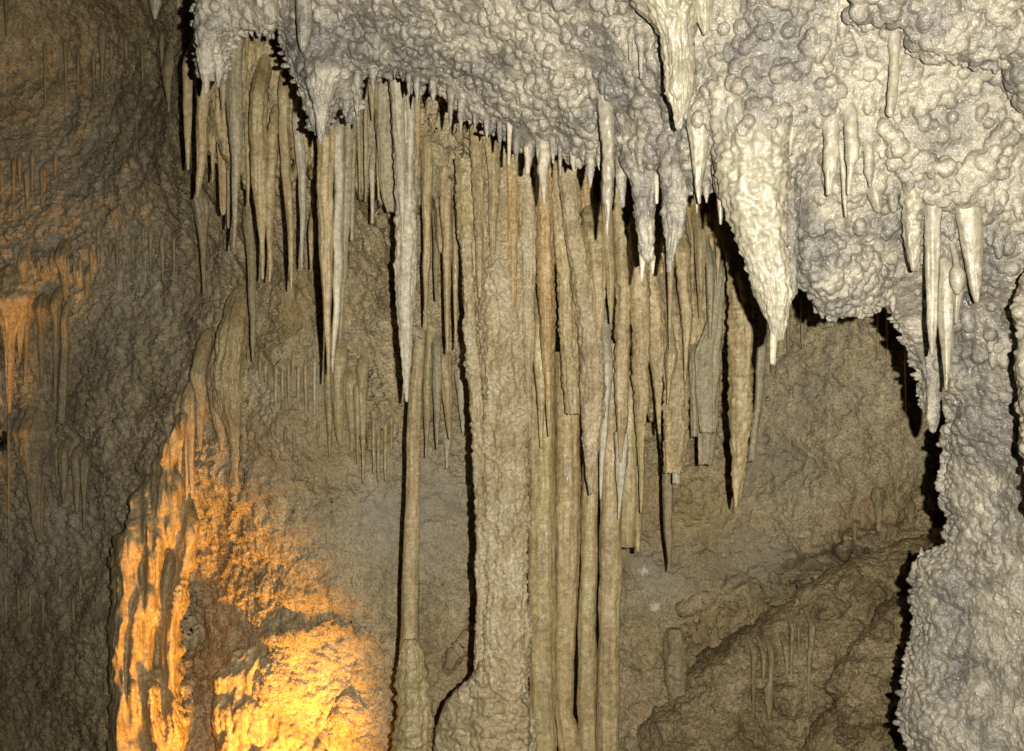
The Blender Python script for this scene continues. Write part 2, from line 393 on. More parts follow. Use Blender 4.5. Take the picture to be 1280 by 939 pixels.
attr(wme, 'grey', np.clip(zone((520,640,120,90,.8),(150,400,110,100,.5),(120,640,80,70,.5),(380,470,60,50,.45),(960,560,70,90,.5),(820,720,60,50,.6),(60,360,50,30,.5),(940,690,50,40,.6),(530,270,60,60,.3),(380,290,50,60,.35),(90,250,110,130,.55),(60,640,120,120,.55),(170,330,90,110,.45),(1010,500,60,60,.4)), 0, 1))
attr(wme, 'ochre', np.clip(zone((155,25,26,20,.8),(370,390,40,60,.8),(395,570,50,60,.5),(860,640,80,60,.6),(20,250,26,24,.4),(330,90,50,50,.4),(130,140,40,40,.1),(1100,640,40,30,.75),(900,780,80,40,.5),(710,260,60,50,.6),(100,100,8,60,.45)), 0, 1))
attr(wme, 'rose', np.clip(zone((800,890,25,50,.8),(565,830,30,40,.6),(440,520,60,50,.35),(1070,640,30,20,.6),(340,560,60,50,.5)), 0, 1))
wz = np.zeros(GX.shape)
for (x, y, r) in ((820,757,7),(806,711,5),(560,570,5)):
    nz = fbm(np.stack([GX.ravel()/3.5, GY.ravel()/3.5, np.zeros(GX.size)], -1), 2, 3).reshape(GX.shape) if r == 7 else nz
    wz = np.maximum(wz, np.clip(1.25-np.hypot(GX-x, GY-y)/r+nz*.7, 0, 1)*(.9 if r < 9 else .35))
attr(wme, 'white', np.clip((wz.ravel()-.35)*4, 0, .8))
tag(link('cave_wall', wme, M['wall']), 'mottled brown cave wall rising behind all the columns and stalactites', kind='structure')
# depth of the finished wall seen at a photo position
FW = WV[:,1].reshape(ny, nx)
def wallY(x, y): return float(FW[np.clip(np.searchsorted(wy, y), 0, ny-1), np.clip(np.searchsorted(wx, x), 0, nx-1)])

# ================================================================== the floor (below the picture)
fx, fy = np.meshgrid(np.linspace(-4.5, 5.5, 220), np.linspace(-2.5, 6, 190))
fp = np.stack([fx.ravel(), fy.ravel(), np.zeros(fx.size)], -1).astype(F32)
fp[:,2] = -.86+.16*fbm(fp*1.1, 5, 71)+.02*fbm(fp*9, 2, 72)+.3*np.clip((fp[:,1]-4.4)/1.2, 0, 1)**2
I2 = np.arange(fx.size).reshape(fx.shape)
tag(link('cave_floor', mesh_from('cave_floor', fp, np.stack([I2[:-1,:-1].ravel(), I2[:-1,1:].ravel(), I2[1:,1:].ravel(), I2[1:,:-1].ravel()], -1)), M['floor']), 'uneven muddy cave floor', kind='structure')

# ================================================================== the near ceiling and the popcorn-crusted masses
def far(d): return .75+.85*d
CEIL_PTS = [(243,0,2.5),(243,-200,2.2),(250,90,2.55),(320,30,2.42),(400,160,2.32),(400,0,2.2),(500,80,2.3),(500,0,2.05),(600,140,2.3),(700,190,2.25),(700,80,1.95),(700,0,1.8),
 (800,210,2.0),(850,100,1.75),(850,0,1.65),(900,200,1.75),(950,200,1.70),(1000,340,1.8),(1060,380,1.85),(1000,100,1.6),(1050,250,1.75),(1100,0,1.5),(1180,100,1.55),(1200,0,1.45),
 (1110,380,1.98),(1150,480,2.1),(1165,530,2.12),(1200,300,1.75),(1250,200,1.65),(1250,450,1.95),(1200,600,2.15),(1160,750,2.25),(1250,700,2.05),(1150,930,2.2),(1280,930,1.95),(1280,600,1.95),
 (1500,400,1.5),(1500,0,1.3),(1500,1000,1.6),(800,-250,1.3),(1300,-250,1.1),(400,-250,1.8)]
CEIL_PTS = [(a, b, far(d)) for a, b, d in CEIL_PTS]
ceilY = TPS(CEIL_PTS, 1e-3)
CEIL = [(243,-130),(243,10),(247,40),(246,62),(250,90),(256,98),(264,92),(272,98),(281,84),(286,60),(292,41),(312,38),(330,41),(352,40),(362,65),(368,90),(380,112),(386,135),(393,160),(402,166),(408,150),(416,130),
 (424,127),(434,142),(441,148),(447,130),(445,98),(455,92),(470,94),(486,88),(500,88),(510,100),(525,113),(545,110),(556,118),(572,135),(588,148),(603,152),(610,164),(625,163),(640,176),(655,184),
 (667,190),(670,178),(690,188),(693,174),(702,190),(718,200),(735,205),(745,200),(754,195),(770,200),(790,215),(815,222),(825,215),(845,230),(862,238),(880,240),(890,225),(897,205),(915,215),
 (950,300),(985,330),(1000,350),(1015,362),(1028,385),(1040,394),(1055,385),(1072,389),(1085,387),(1100,380),(1114,384),(1125,410),(1140,440),(1150,470),(1156,500),(1160,515),(1170,500),(1176,488),(1190,480),(1230,470),(1300,480),(1390,500),(1390,-130)]
PILLAR = [(1178,478),(1186,500),(1191,520),(1184,560),(1180,600),(1188,650),(1188,682),(1178,694),(1152,700),(1144,730),(1149,780),(1140,830),(1132,880),(1130,905),(1138,925),(1146,950),(1140,1110),(1330,1110),(1330,440),(1190,440)]
def stud(soup, polys, yf, n, rfun, seed, push=.2, tall=1.0):
    """scatter round lumps over a face"""
    g = np.random.default_rng(seed); a = np.concatenate([np.array(p) for p in polys])
    x = g.uniform(max(a[:,0].min(), 200), min(a[:,0].max(), 1340), n*3); y = g.uniform(max(a[:,1].min(), -40), min(a[:,1].max(), 980), n*3)
    m = np.zeros(len(x), bool)
    for p in polys: m |= inside(x, y, p)
    x, y = x[m][:n], y[m][:n]
    r = rfun(x, y, g)
    keep = r > .002
    x, y, r = x[keep], y[keep], r[keep]
    c = P(x, y, yf(x, y)-r*push)
    sq = np.stack([g.uniform(.75,1.1,len(r)), g.uniform(.8,1.1,len(r)), g.uniform(.85,1.25,len(r))*(1+(tall-1)*g.random(len(r)))], -1)
    balls(soup, c, r, sq)
def crusted(name, soup, voxel, mat, fine=(150, .28), fine2=(290, .5), seed=3, broad=.010):
    v, q, t = soup.get()
    me = remesh(v, q, t, voxel)
    v, n = get_v(me), get_n(me)
    amt = np.clip(.8+.9*fbm(v*7, 2, seed), .35, 1.3)
    h = nodules(v, fine[0], seed, .4, .9)/fine[0]*fine[1]*amt+nodules(v, fine2[0], seed+1, .4, .85)/fine2[0]*fine2[1]+broad*.25*fbm(v*22, 3, seed+2)
    set_v(me, v+n*h[:,None])
    return me
def fringe(soup, path, face, n, seed, rlo=.0035, rhi=.0085, inset=5):
    """spiky crystals along an edge"""
    g = np.random.default_rng(seed); a = np.array(path, float); L = np.r_[0, np.cumsum(np.hypot(*np.diff(a, axis=0).T))]
    t = g.uniform(0, L[-1], n); x = np.interp(t, L, a[:,0])+g.normal(0, 3.2, n); y = np.interp(t, L, a[:,1])+g.normal(0, 3.2, n)-1
    r = g.uniform(rlo, rhi, n); k = g.random(n)
    sq = np.stack([np.where(k < .45, g.uniform(1.3, 2.2, n), g.uniform(.6, 1, n)), g.uniform(.7, 1.1, n), np.where(k > .55, g.uniform(1.3, 2.4, n), g.uniform(.6, 1, n))], -1)
    f = face(x, y); balls(soup, P(x, y, f+.004), r, sq)
def lump(x, y, g):
    clump = fbm(np.stack([x/70, y/70, np.zeros(len(x))], -1), 2, 91)
    big = g.random(len(x))**7
    return np.where(clump > -.42+.5*g.random(len(x)), np.clip(.0036+.0045*g.random(len(x))**1.5+.015*big*(clump > -.05)+.003*clump, .003, .021), 0)
s = Soup()
ROOTS = ((940,165,88),(757,124,24),(872,152,36),(890,162,14),(1037,150,24),(1063,138,18),(1086,178,14),(1090,230,18),(1115,240,18),(990,144,16),(1117,46,16),(1140,228,32),(1166,246,26),(1182,346,24),(1197,357,20),(1209,246,40),(797,206,44),(842,212,40),(680,178,16),(776,206,18),(400,95,50),(262,30,44),(380,-10,20),(820,-20,90))
def face0(x, y):                                   # the rock swells where a stalactite grows from it
    Y = ceilY(x, y); b = np.zeros(np.shape(x))
    for x_, y_, w_ in ROOTS:
        sy = np.where(y < y_, .75*w_+12, .22*w_+6)
        b = np.maximum(b, (.95*w_/2*2.2/FPX+.012)*np.exp(-((x-x_)/(.62*w_+4))**2-((y-y_)/sy)**2))
    return Y-b
f_ceil = slab(s, CEIL, face0, .45, 3, 22, .05, rough=.022)
BLOCK = [(1058,-120),(1062,20),(1078,34),(1105,28),(1132,34),(1140,62),(1165,72),(1200,70),(1222,84),(1246,76),(1262,90),(1268,118),(1300,150),(1380,140),(1380,-120)]
f_block = slab(s, BLOCK, lambda x, y: ceilY(x, y)-.085, .16, 3, 16, .05, rough=.02)
LEDGE = [(430,60),(450,84),(480,84),(520,86),(545,82),(560,90),(580,100),(602,112),(612,150),(640,152),(690,150),(720,170),(748,180),(735,120),(690,95),(640,100),(600,70),(560,30),(480,30)]
f_ledge = slab(s, LEDGE, lambda x, y: ceilY(x, y)-.05, .12, 3, 26, .05, rough=.018)
SHELF = [(1045,40),(1075,70),(1110,62),(1150,80),(1175,88),(1205,95),(1190,60),(1100,20)]
BULGE = [(990,335),(1000,352),(1018,366),(1030,388),(1042,397),(1056,386),(1072,391),(1090,388),(1108,378),(1118,350),(1090,310),(1040,290),(1000,300)]
f_bulge = slab(s, BULGE, lambda x, y: ceilY(x, y)-.05, .2, 3, 26, .05, rough=.02)
RIDGE = [(1085,150),(1110,190),(1125,225),(1132,250),(1150,262),(1175,262),(1230,245),(1262,215),(1268,160),(1255,150),(1210,205),(1150,195),(1110,150)]
f_ridge = slab(s, RIDGE, lambda x, y: ceilY(x, y)-.045, .12, 3, 22, .045, rough=.018)
stud(s, [CEIL], f_ceil, 7800, lump, 5, -.5)
stud(s, [CEIL], f_ceil, 420, lambda x, y, g: np.where(fbm(np.stack([x/60, y/35, np.zeros(len(x))+4], -1), 2, 78) > .02, g.uniform(.006, .012, len(x)), 0), 44, .5, 3.2)
def knobs(x, y, g):
    cl = fbm(np.stack([x/55, y/55, np.zeros(len(x))+9], -1), 2, 77)
    return np.where(cl > .08, g.uniform(.009, .019, len(x)), np.where(g.random(len(x)) < .2, g.uniform(.008, .014, len(x)), 0))
stud(s, [CEIL], f_ceil, 1100, knobs, 41, .35)
stud(s, [RIDGE], f_ridge, 160, lambda x, y, g: g.uniform(.006, .016, len(x)), 6, .2)
stud(s, [BULGE], f_bulge, 260, lambda x, y, g: g.uniform(.006, .015, len(x)), 7, .2)
stud(s, [BLOCK], f_block, 420, lambda x, y, g: g.uniform(.005, .019, len(x)), 8, .2)
stud(s, [LEDGE], f_ledge, 420, lambda x, y, g: g.uniform(.005, .015, len(x)), 9, .2)
fringe(s, CEIL[1:-2], f_ceil, 1500, 61); fringe(s, BULGE[:9], f_bulge, 160, 62); fringe(s, BLOCK[1:13], f_block, 260, 63, .003, .007); fringe(s, LEDGE[:14], f_ledge, 420, 64)
cme = crusted('cave_ceiling', s, .0027, M['popcorn'])
tag(link('cave_ceiling', cme, M['popcorn']), 'low pale cave ceiling covered in knobbly popcorn crust', kind='structure')

s = Soup()
f_pillar = slab(s, PILLAR, ceilY, .5, 3, 30, .07, rough=.02)
def prim(x, y, g):       # lumps crowd the pillar's exposed edge
    edge, _ = seg_dist(x, y, PILLAR[:17])
    return np.where(edge < 60, .005+.010*g.random(len(x))**2, np.where(g.random(len(x)) < .55, g.uniform(.0034, .0065, len(x)), 0))
stud(s, [PILLAR], f_pillar, 5000, prim, 15, -.5)
fringe(s, PILLAR[:17], f_pillar, 900, 65, .004, .011)
pme = crusted('rock_pillar', s, .0029, M['popcorn'], (150, .28), (280, .5), 13)
tag(link('rock_pillar', pme, M['popcorn']), 'thick pale rock pillar crusted with cave popcorn standing below the low ceiling', 'rock pillar')
NEAR = [(1300,310),(1284,340),(1273,362),(1269,390),(1274,430),(1271,470),(1275,510),(1278,545),(1283,600),(1291,650),(1310,700),(1420,760),(1420,250),(1320,270)]
s = Soup(); f_near = slab(s, NEAR, lambda x, y: 2.03+0*x, .3, 3, 18, .05, rough=.012)
stud(s, [NEAR], f_near, 260, lambda x, y, g: g.uniform(.003, .009, len(x)), 16, .2)
nme = crusted('rock_pillar', s, .0044, M['cream'], (74, .7), (130, .5), 23)
tag(link('rock_pillar', nme, M['cream']), 'cream rock edge nearest of all, casting a dark strip of shadow onto the thick pillar', 'rock pillar')

def ceilD(x, y): return float(ceilY(np.array([float(x)]), np.array([float(y)]))[0])
# ================================================================== stalactites, columns, straws
STY = {  # ring ripple, flute, lumpiness (x radius), popcorn metres-factor, fine lumps, bend (x radius), oval depth
 'smooth': dict(ring=.06, flute=.14, lump=.15, nod=0, fine=.05, bend=.10, dr=1.0),
 'ringed': dict(ring=.13, flute=.10, lump=.14, nod=.16, fine=.08, bend=.08, dr=1.0),
 'straw': dict(ring=.05, flute=.0, lump=.10, nod=0, fine=.0, bend=.18, dr=1.0),
 'pop': dict(ring=.05, flute=.12, lump=.22, nod=.85, fine=.1, bend=.06, dr=1.0),
 'cone': dict(ring=.07, flute=.10, lump=.16, nod=.3, fine=.14, bend=.04, dr=1.0),
 'lumpy': dict(ring=.13, flute=.03, lump=.20, nod=.22, fine=.08, bend=.05, dr=.9),
 'rough': dict(ring=.05, flute=.10, lump=.16, nod=.38, fine=.12, bend=.05, dr=.9),
 'column': dict(ring=.025, flute=.07, lump=.09, nod=0, fine=.03, bend=.05, dr=1.0),
 'pitted': dict(ring=.03, flute=.09, lump=.17, nod=.75, fine=.10, bend=.03, dr=.8),
 'sheet': dict(ring=.03, flute=.25, lump=.10, nod=0, fine=.05, bend=.05, dr=.45),
 'fold': dict(ring=.0, flute=.22, lump=.22, nod=.14, fine=.10, bend=.05, dr=.9),
 'mound': dict(ring=.16, flute=.03, lump=.30, nod=.8, fine=.14, bend=.0, dr=.9),
}
SEED = [100]
def gauss(a, sg):
    if sg <= 0: return a
    r = int(3*sg)+1; k = np.exp(-.5*(np.arange(-r, r+1)/sg)**2); k /= k.sum()
    b = np.pad(a, r, mode='edge'); b[:r] = 2*a[0]-b[r+1:2*r+1][::-1]; b[-r:] = 2*a[-1]-b[-2*r-1:-r-1][::-1]
    return np.convolve(b, k, 'valid')
def body_mesh(rows, Y, style, flat=False, back=None, name='shaft', sm=3.0, blunt_top=False, crusty=False, lean=1.5):
    """a hanging or standing body of stone: ROWS are (height, left edge, right edge) in photo pixels, taken at distance Y"""
    st = STY[style]; SEED[0] += 1; sd = SEED[0]
    r = np.array(rows, float); y0, y1 = r[0,0], r[-1,0]
    px2m = Y/FPX
    n = max(10, int((y1-y0)/max(1.6, min(3.0, .0042/px2m*1.2))))
    ys = np.linspace(y0, y1, n)
    xl, xr = np.interp(ys, r[:,0], r[:,1]), np.interp(ys, r[:,0], r[:,2])
    sgm = sm*n/max(1, (y1-y0))*1.0
    xc, w = gauss((xl+xr)/2, sgm), np.maximum(gauss(xr-xl, sgm), .8)
    xc[-1] = (xl[-1]+xr[-1])/2
    rad = w/2*px2m
    X = (xc-CX)*px2m; Z = CAMZ-(ys-CY)*px2m; D = np.full(n, Y)
    if back is not None and back > Y+.01:                       # the root bends back into the rock it grows from
        gap = back-Y+rad[0]*1.2; k = max(8, int(gap/.006)); a = np.linspace(1, 0, k, endpoint=False)
        up = min(gap*lean, .30)
        X = np.r_[np.full(k, X[0]), X]; Z = np.r_[Z[0]+up*a, Z]; D = np.r_[Y+gap*a**1.35, D]
        rad = np.r_[rad[0]*(1-.15*a)*np.sqrt(np.maximum(.02, 1-a**5)), rad]
    n = len(X)
    m = int(np.clip(2*math.pi*rad.max()/.0045, 14, 150))
    th = np.arange(m)/m*2*math.pi
    ct, sn = np.cos(th), np.sin(th)
    zz = Z[:,None]+0*th; R = rad[:,None]+0*th
    key = np.stack([np.repeat(ct[None], n, 0).ravel()*1.3+sd*7.1, np.repeat(sn[None], n, 0).ravel()*1.3+sd*3.3, (zz*2.2).ravel()], -1)
    f = np.ones(n*m)
    if st['flute']:
        f += st['flute']*fbm(key*np.array([1.5,1.5,1], F32), 3, 31)*1.4
    if st['ring']:
        k2 = np.stack([key[:,0]*.35, key[:,1]*.35, (zz*38).ravel()], -1)
        f += st['ring']*fbm(k2, 3, 32)*1.5
    k3 = np.stack([key[:,0]*.8, key[:,1]*.8, (zz*9).ravel()], -1)
    f += st['lump']*fbm(k3, 3, 33)
    if st['fine']:
        k4 = np.stack([key[:,0]*4, key[:,1]*4, (zz*70).ravel()], -1)
        f += st['fine']*fbm(k4, 2, 34)
    R = R*f.reshape(n, m)
    if flat and rows[-1][0] < 900:                               # a broken, ragged end
        e_ = np.clip((np.arange(n)-n+7)/6, 0, 1)[:,None]*.007*fbm(np.stack([ct*2.5+sd, sn*2.5, 0*ct], -1), 2, 38)[None]
        zz = zz+e_
    bx = gauss(perlin(np.stack([Z*7+sd, np.full(n, sd*1.7), np.zeros(n)], -1), 35), 2)*rad*st['bend']*3
    by = gauss(perlin(np.stack([Z*7+sd, np.full(n, sd*2.7), np.zeros(n)], -1), 36), 2)*rad*st['bend']*3
    Vx = X[:,None]+bx[:,None]+R*ct; Vy = D[:,None]+by[:,None]+R*sn*st['dr']
    V = np.stack([Vx, Vy, zz], -1).reshape(-1,3)
    tt = np.clip((Z[0]-Z)/(Z[0]-Z[-1]+1e-6), 0, 1)
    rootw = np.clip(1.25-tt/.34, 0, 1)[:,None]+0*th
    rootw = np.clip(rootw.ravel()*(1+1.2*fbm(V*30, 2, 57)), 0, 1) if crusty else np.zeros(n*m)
    if st['nod'] or crusty:
        N = np.stack([np.repeat(ct[None], n, 0), np.repeat(sn[None], n, 0), np.zeros((n, m))], -1).reshape(-1,3)
        lim = np.clip(R.ravel()/.02, .25, 1)
        big = nodules(V+sd, 68, 51, .4, .9)/68; small = nodules(V+sd, 130, 52, .4, .85)/130
        nd = np.maximum(max(st['nod'], .34) if crusty and style == 'ringed' else st['nod'], .7*rootw)
        h = (big*np.clip(.55+fbm(V*8, 2, 53), .15, 1.1)+small*.6)*nd*lim
        h -= .0055*nd*lim
        V = V+N*h[:,None]
    I = np.arange(n*m).reshape(n, m); J = np.roll(I, -1, 1)
    Q = np.stack([I[:-1].ravel(), J[:-1].ravel(), J[1:].ravel(), I[1:].ravel()], -1)
    T = []
    top = np.array([[X[0]+bx[0], D[0]+by[0], Z[0]+(rad[0]*.5 if blunt_top else 0)]])
    drop = 0 if flat else rad[-1]*.8
    tip = np.array([[X[-1]+bx[-1], D[-1]+by[-1], Z[-1]-drop+(rad[-1]*.5 if flat else 0)]])
    a, b = n*m, n*m+1
    V = np.concatenate([V, top, tip])
    T.append(np.stack([np.full(m, a), J[0], I[0]], -1)); T.append(np.stack([np.full(m, b), I[-1], J[-1]], -1))
    org = np.array([X[0], Y, Z[0]])
    me = mesh_from(name, V-org, Q[:, ::-1], np.concatenate(T)[:, ::-1])
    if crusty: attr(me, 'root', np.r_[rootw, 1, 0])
    return me, org

def place(rows, Y, host, gap=.012, most=.30):
    """distance at which the body hangs, and the distance of the rock behind its root"""
    y0, xa, xb = rows[0]; x0 = (xa+xb)/2
    D = ceilD if host == 'ceil' else wallY
    root = D(x0, y0)
    if Y is None:
        if host == 'ceil':
            Y = root-gap-.45*(xb-xa)/2*root/FPX
        else:
            lows = [min(wallY((b+c)/2, a), wallY((b+c)/2-2, a), wallY((b+c)/2+3, a)) for a, b, c in rows]
            Y = max(min(lows)-gap, root-most)
    return Y, min(max(root, Y+.02), Y+max(most, .05))

def stal(label, rows, mat, style='smooth', Y=None, host='wall', flat=False, name='stalactite', cat=None, group=None, gap=.012, most=.30, parts=None, sm=3.0, back=True):
    if len(rows) == 2 and len(rows[0]) == 3 and not flat:        # a plain taper
        (a, b, c), (d, e, f) = rows; k = [0, .35, .7, .9, 1]; u = [0, .26, .60, .84, 1]
        rows = [(a+(d-a)*i, b+(e-b)*j, c+(f-c)*j) for i, j in zip(k, u)]
    Y, root = place(rows, Y, host, gap, most)
    cat = cat or {'soda_straw': 'soda straw'}.get(name, name.split('_')[-1])
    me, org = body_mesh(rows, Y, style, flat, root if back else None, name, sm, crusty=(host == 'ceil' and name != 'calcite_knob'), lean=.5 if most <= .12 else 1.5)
    if not parts:
        o = link(name, me, M[mat]); o.location = org
    else:
        o = bpy.data.objects.new(name, None); COL.objects.link(o); o.location = org; o.empty_display_size = .05
        c = link('shaft', me, M[mat], o)
        for (pn, prow, pm, ps, dy, pf) in parts:
            pme, po = body_mesh(prow, Y+dy, ps, pf, None, pn, sm)
            c = link(pn, pme, M[pm], o); c.location = po-org
    tag(o, label, cat, group)
    return o

def mass(name, label, cat, poly, yf, mat, voxel, thick=.3, curl=16, cd=.06, rough=.02, flute=0, nod=.5, ns=60, group=None, step=2.5, wob=2.5):
    s = Soup(); slab(s, poly, yf, thick, step, curl, cd, rough, wob)
    v, q_, t_ = s.get(); me = remesh(v, q_, t_, voxel); v, n_ = get_v(me), get_n(me)
    h = nodules(v, ns, 71, .4, .9)/ns*nod*np.clip(.5+fbm(v*5, 2, 72), .05, 1.1)+.006*fbm(v*40, 3, 73)
    if flute: h = h+flute*(.35-np.abs(fbm(v*np.array([30,18,2.2], F32), 3, 74)))
    set_v(me, v+n_*h[:,None])
    return tag(link(name, me, M[mat]), label, cat, group)
def fl(base, top, k=0):
    return lambda x, y: base+top*(y-150)/300+.05*fbm(np.stack([np.ravel(x)/12+k, np.ravel(y)/130, np.zeros(np.size(x))], -1), 3, 85).reshape(np.shape(x))
GU = 'fused flowstone curtains behind the stalactites'
mass('flowstone_curtain', 'fused tan curtain behind the stalactites in the ceiling notch', 'flowstone curtain', [(258,60),(260,190),(266,215),(272,180),(280,195),(287,240),(296,200),(308,245),(318,215),(332,240),(343,190),(352,220),(362,185),(370,240),(382,200),(392,230),(400,180),(404,90),(380,50),(300,30)], fl(3.66, .05), 'tan', .006, .3, 10, .05, .012, .018, .25, 60, GU)
mass('flowstone_curtain', 'grey-tan ribbed curtain between the tall pale stalactite and the notch spike', 'flowstone curtain', [(424,90),(428,240),(436,300),(443,235),(453,255),(466,225),(476,262),(490,240),(500,300),(518,280),(528,230),(543,265),(554,225),(566,310),(574,280),(588,370),(602,300),(612,110),(520,75)], fl(3.58, .05, 4), 'greyolive', .006, .3, 10, .05, .012, .018, .25, 60, GU)
mass('flowstone_curtain', 'wide ribbed tan curtain behind the stalactites hanging over the columns', 'flowstone curtain', [(650,180),(655,440),(668,390),(688,470),(703,420),(720,480),(738,430),(752,500),(767,440),(780,505),(794,470),(812,530),(826,470),(840,510),(856,440),(868,520),(882,430),(897,470),(908,380),(914,250),(880,210),(800,190),(720,165)], fl(3.55, .10, 9), 'tan', .006, .3, 10, .05, .012, .018, .25, 60, GU)
LED = [(788,1330),(792,930),(800,900),(832,882),(858,850),(876,812),(930,780),(985,748),(1040,704),(1090,690),(1150,665),(1215,655),(1215,1330)]
mass('rock_ledge', 'rough brown ledge sloping up to the shadow of the thick pillar', 'rock ledge', LED, lambda x, y: np.interp(x, [780,900,1050,1220], [4.08,4.02,3.92,3.9])-.0004*(y-800)+.04*fbm(np.stack([np.ravel(x)/45, np.ravel(y)/30, np.zeros(np.size(x))], -1), 3, 86).reshape(np.shape(x)), 'ledge', .0075, .35, 48, .20, .04, 0, .6, 55, None, 3)
mass('rock_ledge', 'lumpy brown boulder-like ledge low beside the thick pillar', 'rock ledge', [(1022,1330),(1000,960),(1012,900),(1040,882),(1034,850),(1058,815),(1078,790),(1100,750),(1140,738),(1215,735),(1215,1330)], lambda x, y: 3.74-.0005*(y-800)+.05*fbm(np.stack([np.ravel(x)/40, np.ravel(y)/26, np.zeros(np.size(x))], -1), 3, 87).reshape(np.shape(x)), 'ledge', .0075, .3, 44, .20, .04, 0, .7, 55, None, 3)
GC = 'stalactites hanging from the near popcorn ceiling'
GL = 'stalactites in the tall cluster under the ceiling notch'
GM = 'stalactites between the notch cluster and the thick columns'
GF = 'stalactites hanging in front of the columns'
GS = 'soda straws on the back wall'
GK = 'stalactites on the dark side wall'
GP = 'columns standing in the middle of the cave'
c = dict(host='ceil', group=GC)
# --- near ceiling, pale and knobbly
stal('broad cream knobbly stalactite at the top edge ending in a stubby pale nub', [(-30,780,880),(0,790,870),(40,817,866),(75,827,866),(100,828,868),(118,829,866),(126,837,862),(138,842,857),(150,843,853),(161,844,852)], 'cream', 'pop', **c)
stal('short cream tooth cut off by the top edge beside the broad knobbly stalactite', [(-20,855,900),(0,862,893),(15,868,891),(30,874,889),(43,879,884)], 'cream', 'ringed', **c)
stal('largest palest stalactite, a wide bright cream cone ending in a thin straw tip', [(150,890,970),(180,893,982),(220,899,986),(262,907,985),(300,922,985),(340,935,987),(370,945,992),(390,953,985),(410,960,983),(424,966,979)], 'cream', 'cone', Y=far(1.66),
     parts=[('straw_tip', [(410,962,971),(430,962,971),(455,963,970)], 'pale', 'straw', 0, True), ('side_crust', [(180,966,1000),(230,972,996),(290,978,998),(340,976,999),(372,978,994),(380,980,986)], 'popcorn', 'pop', .03, False)], **c)
stal('slender orange-cream stalactite with a white needle point over the rusty columns', [(120,746,762),(140,747,766),(175,751,768),(210,752,769),(240,752,767),(258,754,765),(270,756,763),(296,757,760)], 'cream', 'ringed', **c)
stal('grey knobbly stalactite with a forked drippy end above the yellow curtain', [(205,775,818),(228,788,818),(260,792,818),(290,795,818),(315,799,818),(325,801,817)], 'popcorn', 'pop', parts=[('drip_tip', [(318,799,808),(335,800,806),(352,800,803)], 'pale', 'straw', 0, False), ('drip_tip', [(320,811,819),(332,813,818),(342,814,817)], 'pale', 'straw', .01, False)], **c)
stal('pale knobbly stalactite whose white point hangs over a thin straw', [(212,824,862),(240,828,860),(262,827,858),(290,829,856),(315,832,846),(330,833,841),(340,834,839)], 'popcorn', 'pop', **c)
stal('smooth beige stalactite with a blunt point between two knobbly pale ones', [(150,856,892),(165,859,888),(185,864,886),(215,867,882),(236,869,877),(254,872,876)], 'cream', 'ringed', **c)
stal('narrow white-tipped stalactite hugging the flank of the largest pale stalactite', [(160,884,896),(190,889,902),(218,892,906),(245,895,905),(265,898,904),(280,899,903)], 'cream', 'ringed', **c)
stal('ringed cream stalactite hanging free with a dark shadow on the grey crust', [(148,1026,1050),(165,1029,1047),(190,1030,1047),(208,1028,1048),(218,1031,1045),(228,1032,1042),(243,1032,1040)], 'cream', 'ringed', **c)
stal('ringed cream stalactite with a collar halfway beside the thin needle', [(136,1055,1070),(165,1055,1073),(186,1056,1074),(200,1057,1072),(210,1059,1068),(226,1059,1066),(243,1059,1064)], 'cream', 'ringed', **c)
stal('thin needle between the ringed pair reaching lower than both', [(180,1047,1055),(220,1051,1057),(250,1053,1059),(271,1056,1059)], 'cream', 'straw', name='soda_straw', gap=.004, **c)
stal('short bulb-ended grey stub beside the ringed pair', [(178,1080,1092),(200,1081,1094),(214,1081,1094),(224,1084,1091),(233,1086,1090)], 'popcorn', 'ringed', **c)
stal('round-ended knob drooping below the bulb-ended stub', [(228,1082,1098),(245,1085,1101),(256,1090,1103),(264,1094,1102)], 'cream', 'ringed', **c)
stal('small double knob next to the rim of the hanging ridge', [(238,1105,1124),(250,1108,1124),(258,1111,1123),(264,1113,1121)], 'popcorn', 'ringed', **c)
stal('small pointed stalactite just above the largest pale cone', [(142,983,999),(165,984,996),(180,985,992),(194,986,989)], 'cream', 'ringed', **c)
stal('blunt finger stalactite in the hollow under the overhanging block', [(42,1110,1127),(70,1112,1124),(100,1111,1123),(125,1109,1122),(136,1107,1120),(144,1109,1118)], 'cream', 'ringed', **c)
stal('knobbly cream stalactite with a serrated edge beside the long smooth one', [(225,1122,1156),(250,1126,1154),(275,1129,1154),(300,1131,1152),(320,1134,1150),(338,1139,1146)], 'cream', 'pop', **c)
stal('long smooth cream stalactite hanging beside the thick pillar top', [(245,1152,1180),(275,1157,1176),(320,1158,1176),(365,1159,1173),(400,1159,1172),(422,1161,1170),(443,1163,1167)], 'cream', 'smooth', Y=far(1.70), **c)
stal('bright cream pointed stalactite ending just above the thick pillar', [(340,1170,1194),(372,1172,1194),(395,1173,1193),(425,1175,1191),(450,1178,1189),(470,1180,1187),(488,1181,1184)], 'cream', 'smooth', Y=far(1.78), **c)
stal('small conical tooth beside the bright pointed stalactite', [(355,1187,1207),(368,1189,1204),(385,1191,1200),(404,1193,1197)], 'cream', 'smooth', **c)
stal('wide smooth beige cone stalactite set in coarse grey crust', [(245,1188,1230),(262,1193,1228),(290,1199,1227),(320,1204,1226),(345,1209,1226),(362,1213,1226),(377,1218,1224)], 'cream', 'smooth', Y=far(1.70), **c)
stal('crusty stump pointing down into the dark gap beside the thick pillar', [(400,1128,1168),(435,1148,1174),(460,1155,1174),(490,1158,1174),(520,1158,1174),(532,1160,1172),(539,1162,1170)], 'popcorn', 'ringed', Y=far(2.08), **c)
